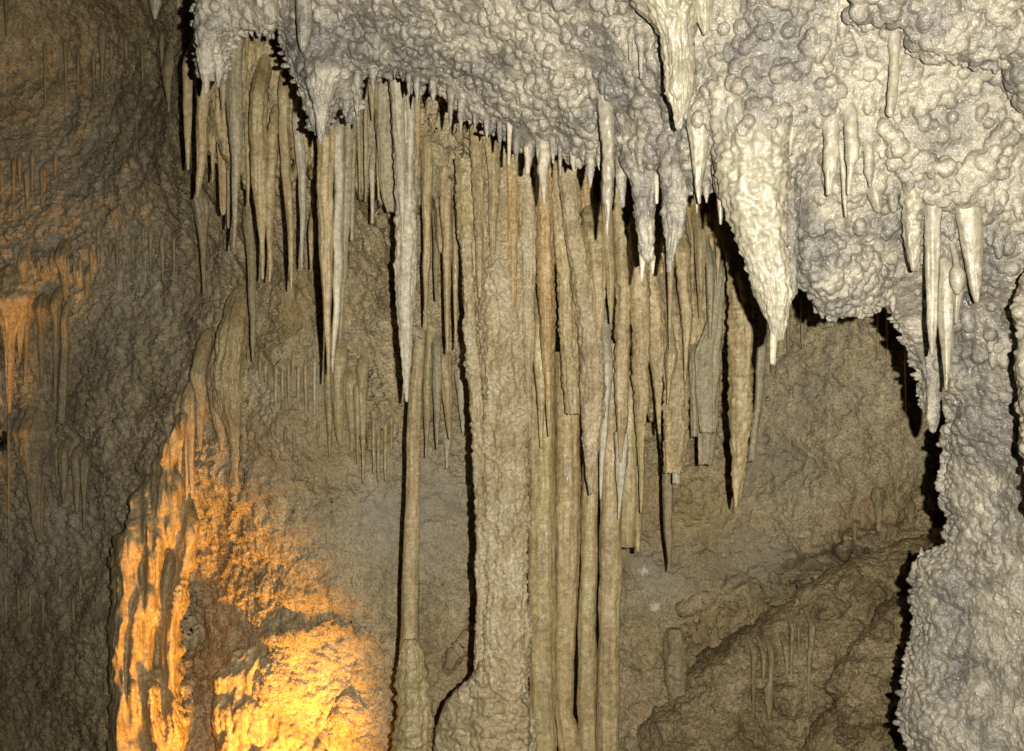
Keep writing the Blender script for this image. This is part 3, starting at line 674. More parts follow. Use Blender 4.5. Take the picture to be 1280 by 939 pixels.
stal('twin-pointed knobbly fang at the outer end of the ceiling', [(20,243,290),(50,244,285),(70,246,276),(84,248,270),(95,250,264),(104,253,262),(117,256,260)], 'popcorn', 'pop', Y=far(2.5), parts=[('second_point', [(70,262,284),(88,268,280),(98,269,278),(109,271,274)], 'popcorn', 'pop', .0, False)], **c)
stal('knobbly spike pointing at the big dark-edged stalactite below the notch', [(90,376,430),(115,384,418),(135,390,414),(150,393,410),(165,395,406),(180,398,402)], 'popcorn', 'pop', Y=far(2.28), **c)
stal('smooth tapered finger near the top edge above the notch', [(-20,370,390),(10,371,389),(40,371,388),(54,373,385),(64,376,382)], 'popcorn', 'smooth', **c)
stal('thin white peg on the crust beside the broad knobbly stalactite', [(50,794,808),(62,798,806),(80,799,805),(98,800,804)], 'popcorn', 'straw', **c)
stal('tiny peg beside the thin white peg', [(48,783,791),(62,785,790),(75,786,789)], 'popcorn', 'straw', **c)
stal('white icicle with a needle point hanging from the ceiling rim over the rusty column', [(178,673,688),(196,672,690),(214,672,686),(226,675,684),(238,677,684),(254,679,682)], 'pale', 'ringed', **c)
stal('thin peg under the ceiling rim where the rough column begins', [(150,632,641),(180,634,639),(206,634,638)], 'pale', 'straw', **c)
stal('stubby peg between the thin peg and the white icicle', [(185,654,665),(200,656,663),(217,656,662)], 'pale', 'straw', **c)
stal('blunt grey peg beside the slender orange-cream stalactite', [(205,767,787),(225,770,784),(245,774,783),(258,775,782)], 'popcorn', 'ringed', **c)
stal('little pale peg in the gap between two knobbly stalactites', [(222,817,825),(240,818,824),(254,819,823)], 'pale', 'straw', **c)
o = stal('smooth round beige knob like an egg stuck in the crust', [(332,1192,1200),(336,1188,1205),(345,1186,1207),(355,1187,1206),(363,1191,1203),(367,1194,1200)], 'cream', 'column', Y=far(1.72), host='ceil', name='calcite_knob', cat='calcite knob')
rim = np.array(CEIL[24:62], float); rl = np.r_[0, np.cumsum(np.hypot(*np.diff(rim, axis=0).T))]; g_ = np.random.default_rng(23)
for t in np.linspace(.02, .98, 34)*rl[-1]+g_.uniform(-6, 6, 34):
    x = np.interp(t, rl, rim[:,0]); y = np.interp(t, rl, rim[:,1])-g_.uniform(4, 12); w_ = g_.uniform(7, 15); L_ = g_.uniform(18, 42)
    stal('short knobbly drip on the ragged ceiling rim above the curtains and columns', [(y,x-w_/2,x+w_/2),(y+L_*.45,x-w_*.4,x+w_*.36),(y+L_*.75,x-w_*.2,x+w_*.22),(y+L_,x-1,x+1)], 'popcorn', 'pop', host='ceil', group='short drips along the ceiling rim', gap=.005, sm=2)
# --- the tall cluster under the notch
c = dict(group=GL)
stal('slim stalactite at the cluster edge against the dark ceiling shadow', [(85,228,241),(110,229,240),(160,230,239),(190,232,238),(212,234,237)], 'tan', 'smooth', Y=3.75, **c)
stal('two-tone stalactite whose pale needle ends over the mossy wall', [(95,245,266),(130,246,262),(180,246,260),(210,246,256),(232,245,252),(247,245,248)], 'tan', 'smooth', Y=3.65, **c)
stal('thin stalactite between the two-tone one and the brown ledge', [(120,262,273),(170,263,271),(205,264,269),(227,265,267)], 'tan', 'smooth', Y=3.7, **c)
stal('brown flat curtain edge behind the longest grey icicle', [(125,270,286),(180,272,284),(230,273,283),(262,275,282),(268,277,281)], 'rust', 'sheet', Y=3.78, **c)
stal('longest grey icicle of the notch cluster with a shiny pale middle', [(40,283,304),(80,283,302),(120,283,303),(160,286,303),(200,289,301),(240,290,299),(275,291,297),(296,291,295),(312,291,293)], 'greyolive', 'smooth', Y=3.5, parts=[('side_drip', [(60,276,290),(100,274,286),(125,276,282),(137,277,279)], 'greyolive', 'smooth', .0, False)], **c)
stal('thin brown icicle close beside the longest grey one', [(140,281,290),(200,283,288),(250,283,288),(285,284,287)], 'dim', 'straw', Y=3.72, **c)
stal('short thin icicle left hanging before the wide double curtain', [(150,304,315),(200,307,313),(240,308,312),(257,309,311)], 'tan', 'smooth', Y=3.66, **c)
stal('wide stalactite curtain narrowing to one long thin point', [(130,311,334),(165,311,334),(200,312,333),(230,315,333),(260,318,333),(282,321,332),(300,324,331),(325,326,331),(349,327,330)], 'tan', 'smooth', Y=3.55, **c)
stal('tapered stalactite paired with the wide curtain point', [(175,333,347),(220,332,345),(258,331,344),(282,332,342),(310,334,341),(335,335,340),(352,336,338)], 'tan', 'ringed', Y=3.56, **c)
stal('stalactite reaching lowest between the double curtain and the white icicle', [(120,348,362),(170,349,362),(215,351,363),(250,356,367),(290,359,367),(330,361,367),(363,363,365)], 'tan', 'smooth', Y=3.55, **c)
stal('slim whitish icicle beside the tallest dark-edged stalactite', [(150,366,378),(190,369,381),(230,373,383),(265,374,382),(300,375,380),(335,376,378)], 'pale', 'smooth', Y=3.6, **c)
stal('tiny peg under the whitish icicle', [(292,385,394),(310,386,392),(336,387,390)], 'tan', 'straw', Y=3.9, **c)
stal('tallest stalactite of the cluster with a long dark shadow along it', [(135,392,420),(160,395,418),(200,396,417),(250,397,417),(300,399,417),(345,401,416),(385,404,414),(420,406,413),(450,408,412),(478,409,411)], 'tan', 'smooth', Y=3.25, **c)
stal('bright ivory icicle pressed against the tallest stalactite', [(170,416,430),(240,418,430),(300,417,430),(350,417,429),(390,417,425),(425,415,421),(450,414,418),(466,415,417)], 'pale', 'smooth', Y=3.27, **c)
stal('grey icicle behind the bright ivory one', [(150,428,442),(200,429,441),(260,428,438),(320,426,434),(380,425,430),(432,424,426)], 'greyolive', 'smooth', Y=3.36, **c)
stal('bulbous knob with a drip hanging in the notch ceiling', [(92,301,318),(108,301,324),(122,304,322),(134,308,316),(142,311,313)], 'tan', 'smooth', Y=3.72, **c)
stal('thick drip flowing from the notch ceiling between knob and curtain', [(98,319,346),(118,322,342),(135,326,338),(160,327,337),(185,329,335),(196,331,334)], 'amber', 'smooth', Y=3.72, **c)
stal('orange-tinted drip beside the dark ceiling edge in the notch', [(90,340,366),(110,342,362),(130,345,357),(150,347,353),(160,348,351)], 'amber', 'smooth', Y=3.74, **c)
# --- between notch and columns
c = dict(group=GM)
for lab, x, y0, y1, w, m_ in (('thin pale straw at the near edge of the straw curtain', 449,95,242,6,'tan'), ('straw with a dark shadow gap beside it under the ceiling rim', 457,95,252,6,'greyolive'), ('short stout icicle ending halfway down the straw curtain', 465,95,150,9,'tan'),
      ('brown straw in the middle of the straw curtain', 473,110,250,7,'rust'), ('grey straw close to the broken flat-ended block', 483,118,262,8,'greyolive')):
    stal(lab, [(y0,x-w/2,x+w/2),(y0+(y1-y0)*.6,x-w*.4,x+w*.45),(y1,x-1,x+1.2)], m_, 'straw', Y=3.42+.02*(x%5), name='soda_straw', **c)
stal('bright white straw hanging low under the straw curtain', [(215,461,469),(245,463,468),(279,464,467)], 'pale', 'straw', Y=3.5, name='soda_straw', **c)
stal('broken flat-ended grey block beside the tall pale stalactite', [(110,470,499),(160,470,497),(220,474,494),(250,478,493),(265,484,492)], 'greyolive', 'sheet', Y=3.45, flat=True, **c)
stal('tall pale bone-coloured stalactite tapering down to the top of the slim column', [(85,488,524),(120,490,520),(170,491,517),(220,494,519),(260,493,520),(310,493,520),(350,494,519),(385,497,518),(410,499,517),(430,499,516),(450,502,515),(475,504,512),(502,507,510)], 'pale', 'ringed', Y=3.3,
     parts=[('side_drip', [(90,486,505),(140,490,505),(190,494,507),(235,497,507),(262,500,506),(292,502,505)], 'pale', 'smooth', -.05, False), ('side_drip', [(100,506,518),(170,508,518),(240,508,516),(270,510,514)], 'pale', 'smooth', -.03, False)], **c)
stal('brown ribbon stalactite close beside the tall pale bone-coloured one', [(100,512,526),(150,514,525),(190,516,524),(220,518,521)], 'rust', 'sheet', Y=3.45, **c)
stal('smooth tan stalactite with a wide shoulder and a long point beside the dark slots', [(125,522,540),(170,524,541),(225,527,541),(280,528,539),(325,528,538),(350,529,536),(380,530,534),(408,531,533)], 'tan', 'smooth', Y=3.55, **c)
stal('short brown icicle sunk behind its smooth tan neighbours', [(265,540,551),(310,541,550),(345,542,548),(376,544,547)], 'dim', 'smooth', Y=3.72, **c)
stal('straight tan stalactite ending level with the little ledge', [(255,550,565),(300,552,565),(350,554,563),(400,556,562),(441,558,561)], 'tan', 'smooth', Y=3.58, **c)
stal('thin stalactite squeezed against the thick rough column', [(290,564,574),(340,566,573),(390,567,572),(436,569,571)], 'olive', 'smooth', Y=3.6, **c)
stal('small hourglass drip with a needle in the dark slot', [(205,545,562),(225,547,560),(245,549,559),(258,552,557),(276,554,556)], 'tan', 'smooth', Y=3.6, **c)
stal('rounded drip knob below the hourglass drip', [(268,543,562),(285,544,562),(300,546,560),(315,549,556)], 'tan', 'smooth', Y=3.66, **c)
stal('tiny white drip on the smooth flowstone under the ceiling rim', [(176,547,556),(184,549,555),(194,551,553)], 'pale', 'smooth', group=GM)
stal('flowstone rib dropping from the ceiling rim beside the straw curtain', [(105,428,446),(150,430,446),(200,433,445),(260,436,444),(300,438,442)], 'greyolive', 'fold', Y=3.5, **c)
# --- low fringe behind the slim column
c = dict(group='stalactites of the low fringe on the wall')
stal('first long icicle of the low fringe under the tallest stalactite', [(465,405,417),(510,407,416),(545,409,415),(570,411,413)], 'tan', 'smooth', **c)
stal('thick dark-edged icicle of the low fringe', [(450,414,434),(490,416,432),(525,418,429),(545,420,428),(555,423,426)], 'olive', 'smooth', **c)
stal('stepped icicle beside the thick dark-edged one', [(478,431,446),(515,434,445),(545,437,443),(565,438,441)], 'tan', 'smooth', **c)
stal('narrow icicle before the lowest point of the fringe', [(490,441,451),(540,444,450),(579,446,448)], 'tan', 'smooth', **c)
stal('icicle reaching lowest of the fringe', [(462,446,462),(505,449,460),(550,451,458),(580,452,457),(604,453,455)], 'tan', 'smooth', **c)
for x, y0, y1 in ((467,528,592),(473,536,602),(482,536,602),(489,524,568)):
    stal({467:'thin straw nearest the fringe\'s lowest icicle', 473:'straw under the lumpy tan boss', 482:'straw dangling free from the boss edge', 489:'short straw beside the slim column'}[x], [(y0,x-3,x+3),(y1,x-1,x+1)], 'tan', 'straw', name='soda_straw', group=GS)
stal('hair-thin straw at the outer end of the low fringe', [(455,391,396),(517,392,394)], 'pale', 'straw', name='soda_straw', group=GS)
c = dict(group='stalactites behind the slim column')
stal('icicle with a long point just behind the slim column', [(440,527,542),(480,529,541),(520,530,539),(548,531,536),(572,531,533)], 'tan', 'smooth', **c)
stal('broken flat-ended tube in the small shelf behind the slim column', [(420,531,546),(450,530,543),(483,529,538)], 'olive', 'column', flat=True, **c)
stal('grey-green icicle between the broken tube and the yellow spike', [(438,539,553),(490,541,552),(530,543,550),(561,545,548)], 'greyolive', 'smooth', **c)
stal('yellow-brown spike with a flat top under the little ledge', [(446,547,566),(480,551,565),(515,556,565),(535,558,564),(548,560,564)], 'olive', 'smooth', **c)
stal('pale twisted icicle beside the thick rough column', [(470,568,585),(500,572,582),(525,575,581),(541,577,580)], 'pale', 'smooth', **c)
stal('small white drip under the yellow-brown spike', [(548,553,566),(565,556,562),(586,557,560)], 'pale', 'smooth', **c)
# --- columns
def column(label, rows, mat, style, Y, parts=None, **k):
    return stal(label, rows, mat, style, Y=Y, name='column', parts=parts, group=GP, back=False, flat=True, **k)
thick = column('thick pale rough column, widest of all, with a serrated crusty edge and lumpy foot', [(150,598,655),(200,600,656),(300,600,660),(380,598,662),(450,600,663),(520,601,663),(600,604,661),(700,603,660),(800,603,661),(860,600,662),(1000,590,668),(1320,580,675)], 'crust', 'pitted', 3.36,
     parts=[('edge_crust', [(300,576,590),(360,578,594),(430,580,598),(500,586,604),(560,590,610),(620,594,611),(700,595,609),(780,594,608),(820,593,607),(860,588,604)], 'crust', 'pop', .0, False),
            ('rib', [(140,586,604),(200,588,604),(260,592,606),(330,594,604),(372,597,602)], 'tan', 'rough', -.03, False), ('rib', [(140,606,628),(190,607,626),(250,610,624),(300,612,620),(330,614,618)], 'tan', 'rough', -.07, False), ('rib', [(150,630,652),(200,632,650),(270,634,648),(350,637,646),(402,639,643)], 'rust', 'rough', -.06, False),
            ('flank', [(200,568,600),(260,572,602),(330,577,602),(400,580,600),(460,583,602),(540,590,604),(600,595,606)], 'olive', 'rough', .04, False)])
foot = mass('foot', None, None, [(602,822),(594,838),(583,852),(568,864),(556,878),(549,894),(544,912),(541,939),(525,1330),(674,1330),(665,1000),(663,884),(652,873),(634,876),(617,862),(608,846)], lambda x, y: 3.283-.0002*(y-850)+.0022*np.clip(606-x, 0, 70)+.018*fbm(np.stack([np.ravel(x)/26, np.ravel(y)/9, np.zeros(np.size(x))], -1), 3, 88).reshape(np.shape(x)), 'crust', .005, .2, 7, .03, .010, 0, .8, 75, None, 2.0, .7)
foot.parent = thick; foot.location = -thick.location
column('smooth yellow-olive column squeezed beside the thick rough one', [(380,659,695),(480,660,694),(540,660,694),(620,660,694),(700,660,694),(780,661,694),(860,662,693),(900,660,693),(960,656,695),(1320,650,700)], 'olive', 'column', 3.48)
column('smooth brown column under a snapped-off sheath with a step', [(440,694,726),(520,694,725),(600,694,726),(680,694,725),(740,694,723),(800,693,720),(860,693,717),(893,694,716),(905,696,722),(960,700,730),(1320,690,740)], 'brown', 'column', 3.5)
column('slim fluted column second from the outer end of the row', [(430,724,752),(540,728,752),(600,727,749),(700,726,747),(780,723,746),(850,721,746),(939,722,747),(1320,720,750)], 'olive', 'column', 3.54)
column('smooth tan column at the outer end of the row', [(430,752,782),(540,750,778),(600,750,777),(660,749,776),(740,748,776),(800,748,775),(880,747,774),(939,746,774),(1320,742,778)], 'tan', 'column', 3.46)
column('slim lone tan column standing on a fat stalagmite', [(425,517,532),(437,515,531),(470,513,528),(520,509,526),(580,508,526),(620,507,525),(700,503,524),(760,502,524),(812,500,524)], 'amber', 'column', 3.66)
stal('fat lumpy olive stalagmite carrying the slim lone column', [(799,506,520),(806,502,527),(818,499,532),(845,496,536),(868,497,535),(880,496,541),(910,494,541),(940,491,541),(1000,486,546),(1330,480,552)], 'olive', 'lumpy', Y=3.62, name='stalagmite', flat=True, back=False)
# --- hanging over the columns
c = dict(group=GF)
stal('rough tan stalactite flowing down the flank of the thick column', [(200,640,672),(260,645,670),(330,650,669),(400,651,668),(440,654,667),(480,656,665),(520,659,665),(547,661,664)], 'crust', 'rough', Y=3.32, **c)
stal('rusty orange stalactite with a glossy wet skin and a fine point', [(195,660,690),(225,668,690),(270,671,691),(330,671,693),(390,673,693),(430,676,691),(470,680,690),(510,683,689),(545,685,687)], 'rust', 'ringed', Y=3.3, **c)
stal('olive stalactite with a domed shoulder tucked beside the rusty one', [(415,668,676),(428,665,681),(455,666,683),(490,669,682),(520,672,680),(560,675,678)], 'olive', 'smooth', Y=3.36, **c)
stal('stepped sheath snapped off flat around the brown column', [(215,676,706),(260,688,708),(310,694,716),(370,698,721),(430,700,724),(480,703,724),(518,706,724)], 'tan', 'rough', Y=3.36, flat=True, **c)
stal('long grey crusty stalactite leaning across the columns to a bare point', [(185,694,728),(230,697,722),(280,704,727),(330,711,739),(390,718,746),(440,724,756),(490,727,757),(530,727,753),(570,729,747),(595,732,743),(618,736,740)], 'crust', 'rough', Y=3.3, **c)
stal('brown lumpy stalactite in the shadow of the slender orange-cream one', [(195,718,744),(230,723,741),(270,726,742),(310,730,752)], 'rust', 'rough', Y=3.36, **c)
stal('ringed tan stalactite below the brown lumpy one ending in a white bead', [(295,728,757),(330,733,758),(370,740,758),(400,743,755),(425,744,750),(446,745,747)], 'tan', 'ringed', Y=3.28, **c)
stal('smooth tan tube with a tiny white drop under the slender orange-cream one', [(285,753,767),(330,756,769),(365,758,768),(385,761,767),(404,762,765)], 'olive', 'smooth', Y=3.26, **c)
stal('thin ivory blade beside the grey crusty point', [(455,752,766),(500,752,763),(550,749,758),(590,749,755),(624,750,752)], 'pale', 'smooth', Y=3.36, **c)
stal('long smooth buff stalactite in two stages over the outer column', [(235,764,786),(300,766,786),(360,768,788),(420,768,788),(470,768,786),(520,769,784),(550,772,781),(578,774,777)], 'tan', 'ringed', Y=3.32, parts=[('lower_stage', [(540,768,785),(575,768,784),(600,770,781),(625,772,777),(649,772,774)], 'pale', 'smooth', .03, False)], **c)
stal('long ringed buff stalactite ending above the broken tube', [(290,784,806),(340,786,811),(400,789,813),(460,791,812),(497,792,812),(530,794,808),(565,797,805),(600,799,805),(641,800,803)], 'tan', 'ringed', Y=3.3, **c)
stal('ochre yellow flowstone curtain swept into one curved point', [(300,786,828),(340,790,826),(380,795,829),(410,802,830),(440,809,829),(470,815,828),(500,819,827),(542,823,826)], 'amber', 'rough', Y=3.36, **c)
stal('thick broken ochre tube with a small straw stub in its end', [(400,828,852),(440,829,855),(490,829,860),(540,828,860),(591,828,852)], 'amber', 'rough', Y=3.48, flat=True, parts=[('straw_stub', [(580,840,850),(604,840,850)], 'pale', 'column', 0, True)], **c)
stal('thin straw between the white-pointed stalactite and the ochre tube', [(325,833,843),(370,835,841),(410,835,839),(437,836,838)], 'tan', 'straw', Y=3.34, name='soda_straw', **c)
stal('small carrot-shaped drip on the face of the ochre tube', [(432,834,844),(442,831,847),(458,832,845),(475,833,840),(505,833,836)], 'olive', 'smooth', Y=3.40, **c)
stal('wavy tan stalactite with a swollen middle beside the ochre curtain', [(318,842,864),(345,846,860),(370,849,862),(395,851,866),(415,853,865),(435,854,861),(477,855,858)], 'tan', 'ringed', Y=3.38, **c)
stal('slim icicle behind the wavy tan stalactite', [(310,868,882),(350,871,880),(397,874,876)], 'tan', 'smooth', Y=3.5, **c)
stal('two-pronged grey icicle above the flat-ended grey-green slab', [(300,894,904),(330,895,900),(356,896,898)], 'tan', 'smooth', Y=3.5, **c)
stal('short forked grey-green drip against the flat-ended slab', [(340,882,894),(380,884,892),(423,886,889)], 'greyolive', 'smooth', Y=3.5, **c)
stal('wide grey-green slab of flowstone snapped off flat', [(345,890,908),(400,884,902),(440,870,900),(480,869,898),(515,874,896),(541,876,894)], 'greyolive', 'sheet', Y=3.55, flat=True, **c)
stal('narrow grey-green rib beside the flat-ended slab', [(450,861,875),(500,862,873),(546,864,872)], 'greyolive', 'smooth', Y=3.6, flat=True, **c)
stal('short flat stump below the grey-green slab', [(535,872,894),(560,873,892),(581,874,890)], 'greyolive', 'sheet', Y=3.66, flat=True, **c)
stal('broken hollow tube ending flat at the outer column', [(500,776,798),(560,776,796),(620,776,796),(684,775,793)], 'olive', 'column', Y=3.44, flat=True, **c)
stal('tan tube in two diameters behind the broken hollow tube', [(540,784,806),(610,787,805),(664,786,803)], 'tan', 'column', Y=3.46, flat=True, parts=[('narrow_end', [(655,793,801),(690,794,800)], 'tan', 'column', 0, True)], **c)
stal('lone slender brown stalactite dropping lowest beside the columns', [(590,828,841),(630,829,841),(670,831,841),(695,834,840),(713,836,838)], 'dim', 'smooth', Y=3.7, **c)
stal('stout tan carrot stalactite with a broad dark shadow, free of the columns', [(330,908,926),(370,909,934),(400,910,938),(440,911,939),(490,911,941),(530,912,939),(560,914,935),(590,915,931),(615,917,925),(634,919,921)], 'tan', 'ringed', Y=3.3,
     parts=[('side_drip', [(340,920,934),(380,926,942),(410,929,943),(440,931,940),(465,932,937),(487,933,935)], 'tan', 'ringed', -.03, False), ('second_point', [(585,921,933),(605,922,929),(622,924,927)], 'tan', 'smooth', .02, False)], **c)
stal('leaning grey-green rod behind the stout tan carrot stalactite', [(395,949,959),(450,946,957),(510,942,952),(577,934,943)], 'greyolive', 'smooth', Y=3.6, flat=True, **c)
stal('small grey icicle beneath the largest pale cone', [(385,951,962),(430,952,959),(467,954,957)], 'greyolive', 'smooth', Y=3.8, **c)
for lab, x, y0, y1, w in (('grey straw right behind the largest cone tip', 965,400,466,7), ('brown straw next to the rim of the cave mouth arch', 985,375,437,6), ('straw with a crisp shadow under the arch', 1003,360,436,8), ('short pale peg high under the arch', 1012,375,400,7)):
    stal(lab, [(y0,x-w/2,x+w/2),(y1,x-1.2,x+1.2)], 'dim', 'straw', name='soda_straw', group='straws under the ceiling arch')
for lab, x, y0, y1, w in (('rusty straw at the peak of the ceiling arch', 1098,372,442,6), ('second rusty straw close to the arch shadow', 1110,392,457,6), ('rusty straw lowest beside the shadow of the thick pillar', 1133,440,521,5)):
    stal(lab, [(y0,x-w/2,x+w/2),(y1,x-1,x+1)], 'rust', 'straw', name='soda_straw', group='straws under the ceiling arch')
# --- small things on the far wall beyond the columns
c = dict(group='small formations on the low wall beyond the columns', most=.10)
stal('rounded lumpy pillar standing against the low wall beyond the columns', [(786,834,850),(794,831,855),(820,830,858),(845,831,859),(868,836,858),(884,840,854)], 'dim', 'lumpy', Y=4.14, name='stalagmite', back=False, gap=.05, **c)
for lab, rows in (('first thin leg of the small drip group on the low wall', [(820,936,949),(840,938,946),(870,939,944),(897,940,943)]),
                  ('short icicle between the legs of the small drip group', [(820,950,960),(853,953,955)]),
                  ('stout lumpy drip thickening into a bulb below a narrow waist', [(815,958,970),(850,960,968),(862,952,970),(885,956,968),(898,958,964)]),
                  ('pale drip under the little overhang of the low wall', [(785,986,995),(820,986,993),(851,987,990)]),
                  ('thin pale straw hanging beside the tallest drip of the low wall', [(786,996,1001),(822,997,999)]),
                  ('curved drip tapering beside the pale pair on the low wall', [(810,977,990),(828,980,987),(847,982,984)]),
                  ('tallest jointed drip of the low wall', [(783,1009,1022),(805,1009,1020),(822,1007,1017),(850,1008,1014),(882,1009,1012)])):
    stal(lab, [(a, (b_+e_)/2-(e_-b_)*.34, (b_+e_)/2+(e_-b_)*.34) for a, b_, e_ in rows], 'dim', 'ringed', Y=3.90, **c)
stal('mushroom-headed pale post in the rusty niche of the far wall', [(610,1092,1103),(618,1088,1107),(628,1089,1106),(634,1093,1103),(650,1095,1102),(664,1095,1101)], 'dim', 'ringed', back=False, gap=.05, **c)
stal('tiny drip in the dark niche hole of the far wall', [(655,1064,1076),(664,1066,1072),(677,1067,1070)], 'dim', 'smooth', **c)
stal('short flat drip close to the pillar shadow on the far wall', [(630,1135,1144),(653,1136,1142)], 'dim', 'smooth', **c)
# --- the dark side wall
c = dict(group=GK)
for lab, rows, m_ in (('amber flowstone stalactite with a broad fanned root on the dark side wall', [(376,-12,45),(392,-2,42),(410,4,26),(430,6,19),(460,7,16),(490,8,14),(516,10,13)], 'amber'),
                      ('amber drip merging into the fanned root of its larger neighbour', [(392,20,40),(410,21,33),(430,22,28),(452,24,26)], 'amber'),
                      ('thin grey drip behind the amber pair', [(398,30,40),(440,30,36),(482,29,32)], 'dim'), ('curved grey drip under the stone lip of the side wall', [(388,42,62),(410,48,57),(450,48,55),(484,50,53)], 'dim'),
                      ('long bent drip at the end of the stone lip', [(382,62,78),(400,67,76),(450,67,73),(500,67,71)], 'dim'), ('jointed grey drip stick reaching the wall shelf', [(400,75,84),(440,75,86),(480,74,86),(528,73,83)], 'dim'),
                      ('thick twin drip pillar hanging at the dark edge', [(545,18,62),(575,28,58),(600,33,55),(630,37,55),(655,41,54),(678,47,54)], 'dim'),
                      ('pointed drip under the shelf of the side wall', [(570,73,86),(600,75,84),(618,76,83),(629,79,81)], 'dim'), ('square-ended drip beside the pointed one under the shelf', [(574,90,101),(610,92,100),(641,94,99)], 'dim'),
                      ('thin plain drip at the end of the shelf', [(578,101,112),(620,103,108),(661,104,107)], 'dim'), ('short thin drip at the start of the shelf', [(566,66,74),(590,69,73),(602,70,72)], 'dim'),
                      ('stubby drip hanging above the amber fan', [(330,22,36),(345,25,33),(359,28,30)], 'amber'), ('drip with a bent root under the grey ledge', [(325,66,84),(345,76,85),(375,81,84)], 'dim'), ('small straw near the bent-root drip', [(345,104,114),(373,108,110)], 'dim'),
                      ('pointed leaf-shaped drip near the ceiling end on the dark side wall', [(88,203,218),(100,205,216),(115,207,214),(140,210,212)], 'dim'), ('thin grey straw in the upper corner of the side wall', [(-30,4,12),(20,6,10),(45,7,9)], 'dim'),
                      ('slim straw beneath the rusty pocket of the side wall', [(40,123,134),(75,125,131),(106,126,128)], 'dim'), ('pale knob beside the rusty pocket of the side wall', [(-10,186,206),(5,188,202),(15,190,198),(23,192,196)], 'pale'),
                      ('hair-thin straw low at the dark edge', [(520,9,13),(620,10,12),(700,10,12)], 'dim'),
                      ('long vase-shaped drip below the two-tone stalactite on the wall', [(248,240,260),(262,242,261),(285,246,259),(315,250,258),(345,252,257),(367,253,256)], 'dim'),
                      ('tall rod-like drip on the wall under the notch cluster', [(262,303,323),(300,307,320),(350,310,320),(400,312,320),(430,313,319),(452,315,317)], 'dim'),
                      ('fan-shaped drapery tapering to a long stem over the orange glow', [(435,270,306),(460,264,305),(490,266,304),(515,273,303),(532,282,301),(550,288,300),(580,290,298),(606,293,296)], 'amber')):
    stal(lab, rows, m_, 'fold' if 'fan-' in lab else 'smooth', **c)
g_ = np.random.default_rng(12)
for lab, x0, x1, yt, n_, l0, l1 in (('thin grey drip in the hanging fringe high on the dark side wall', 4, 66, 205, 9, 25, 70), ('tiny drip in the short fringe above the grey hollow of the side wall', 52, 120, 322, 9, 10, 26), ('slender drip among those in the middle of the dark side wall', 120, 220, 300, 8, 20, 60),
      ('slim drip hanging in the low corner of the dark side wall', 10, 120, 740, 8, 30, 70), ('small drip under the ceiling end of the dark side wall', 60, 200, 60, 8, 25, 80), ('fine drip of the fringe beneath the fan drapery shoulder', 325, 400, 540, 6, 10, 30)):
    for x in np.linspace(x0, x1, n_)+g_.uniform(-4, 4, n_):
        y0 = yt+g_.uniform(-14, 14); L_ = g_.uniform(l0, l1); w_ = g_.uniform(4, 8)
        stal(lab, [(y0-7,x-.5,x+.5),(y0,x-w_/2,x+w_/2),(y0+L_*.5,x-w_*.32,x+w_*.32),(y0+L_,x-.9,x+.9)], 'dim', 'smooth', group='drips in fringes on the dark side wall', most=.06, back=False, gap=.004, sm=2)
c = dict(group='drips above the lamp-lit flowstone')
for lab, rows in (('orange-lit drip with a forked shoulder above the glowing ridge', [(508,226,246),(530,229,244),(548,235,243),(585,236,243),(622,238,242)]), ('thin drip close behind the forked orange-lit one', [(540,230,238),(580,231,236),(624,232,235)]),
                  ('dark shaded drip over the top of the glowing ridge', [(515,217,228),(560,220,228),(592,222,226)]), ('thick brown drip in front of the orange niche', [(470,238,260),(500,244,257),(535,246,254),(561,248,252)]),
                  ('twisted amber drip with a knobbly end beside the fan drapery', [(478,258,272),(510,264,277),(540,270,282),(562,275,279)])):
    stal(lab, rows, 'amber', 'smooth', most=.2, **c)
straws = (('thin wall straw under the rod-like drip', 325,455,479), ('short wall straw beside the rod-like drip', 332,462,476), ('long wall straw first in the fine comb', 345,462,519), ('wall straw second in the fine comb', 353,460,500), ('wall straw with a pale root in the fine comb', 361,455,512),
          ('tiny straw high in the fine comb', 366,450,475), ('medium straw in the fine comb', 373,462,507), ('straw with a crisp edge near the end of the comb', 382,458,526))
for lab, x, y0, y1 in straws:
    stal(lab, [(y0,x-3,x+3),(y1,x-.9,x+.9)], 'tan', 'straw', name='soda_straw', group=GS)
# --- lamp-lit flowstone ridge and mound
DRAPE = [(256,482),(236,500),(213,528),(196,572),(174,608),(154,656),(141,708),(136,780),(138,860),(137,939),(128,1330),(250,1330),(238,939),(230,870),(224,800),(232,740),(246,690),(252,650),(240,632),(232,590),(226,560),(246,520)]
FOLDS = [([(240,490),(215,540),(205,600),(184,680),(168,760),(172,860),(176,939),(170,1300)], 15, .085), ([(160,660),(150,740),(149,800),(150,880),(152,939),(150,1300)], 10, .08), ([(247,650),(230,720),(208,800),(212,870),(208,939),(205,1300)], 15, .08),
         ([(222,600),(214,650),(196,700),(190,760)], 9, .08), ([(214,525),(200,575)], 6, .08), ([(230,520),(236,600)], 6, .06), ([(190,860),(196,939),(196,1300)], 8, .09), ([(215,880),(226,939)], 6, .07),
         ([(178,690),(176,735)], 5, -.10), ([(160,780),(158,850)], 4, -.10), ([(197,780),(194,850)], 6, -.12), ([(204,660),(212,700),(200,740)], 5, -.08)]
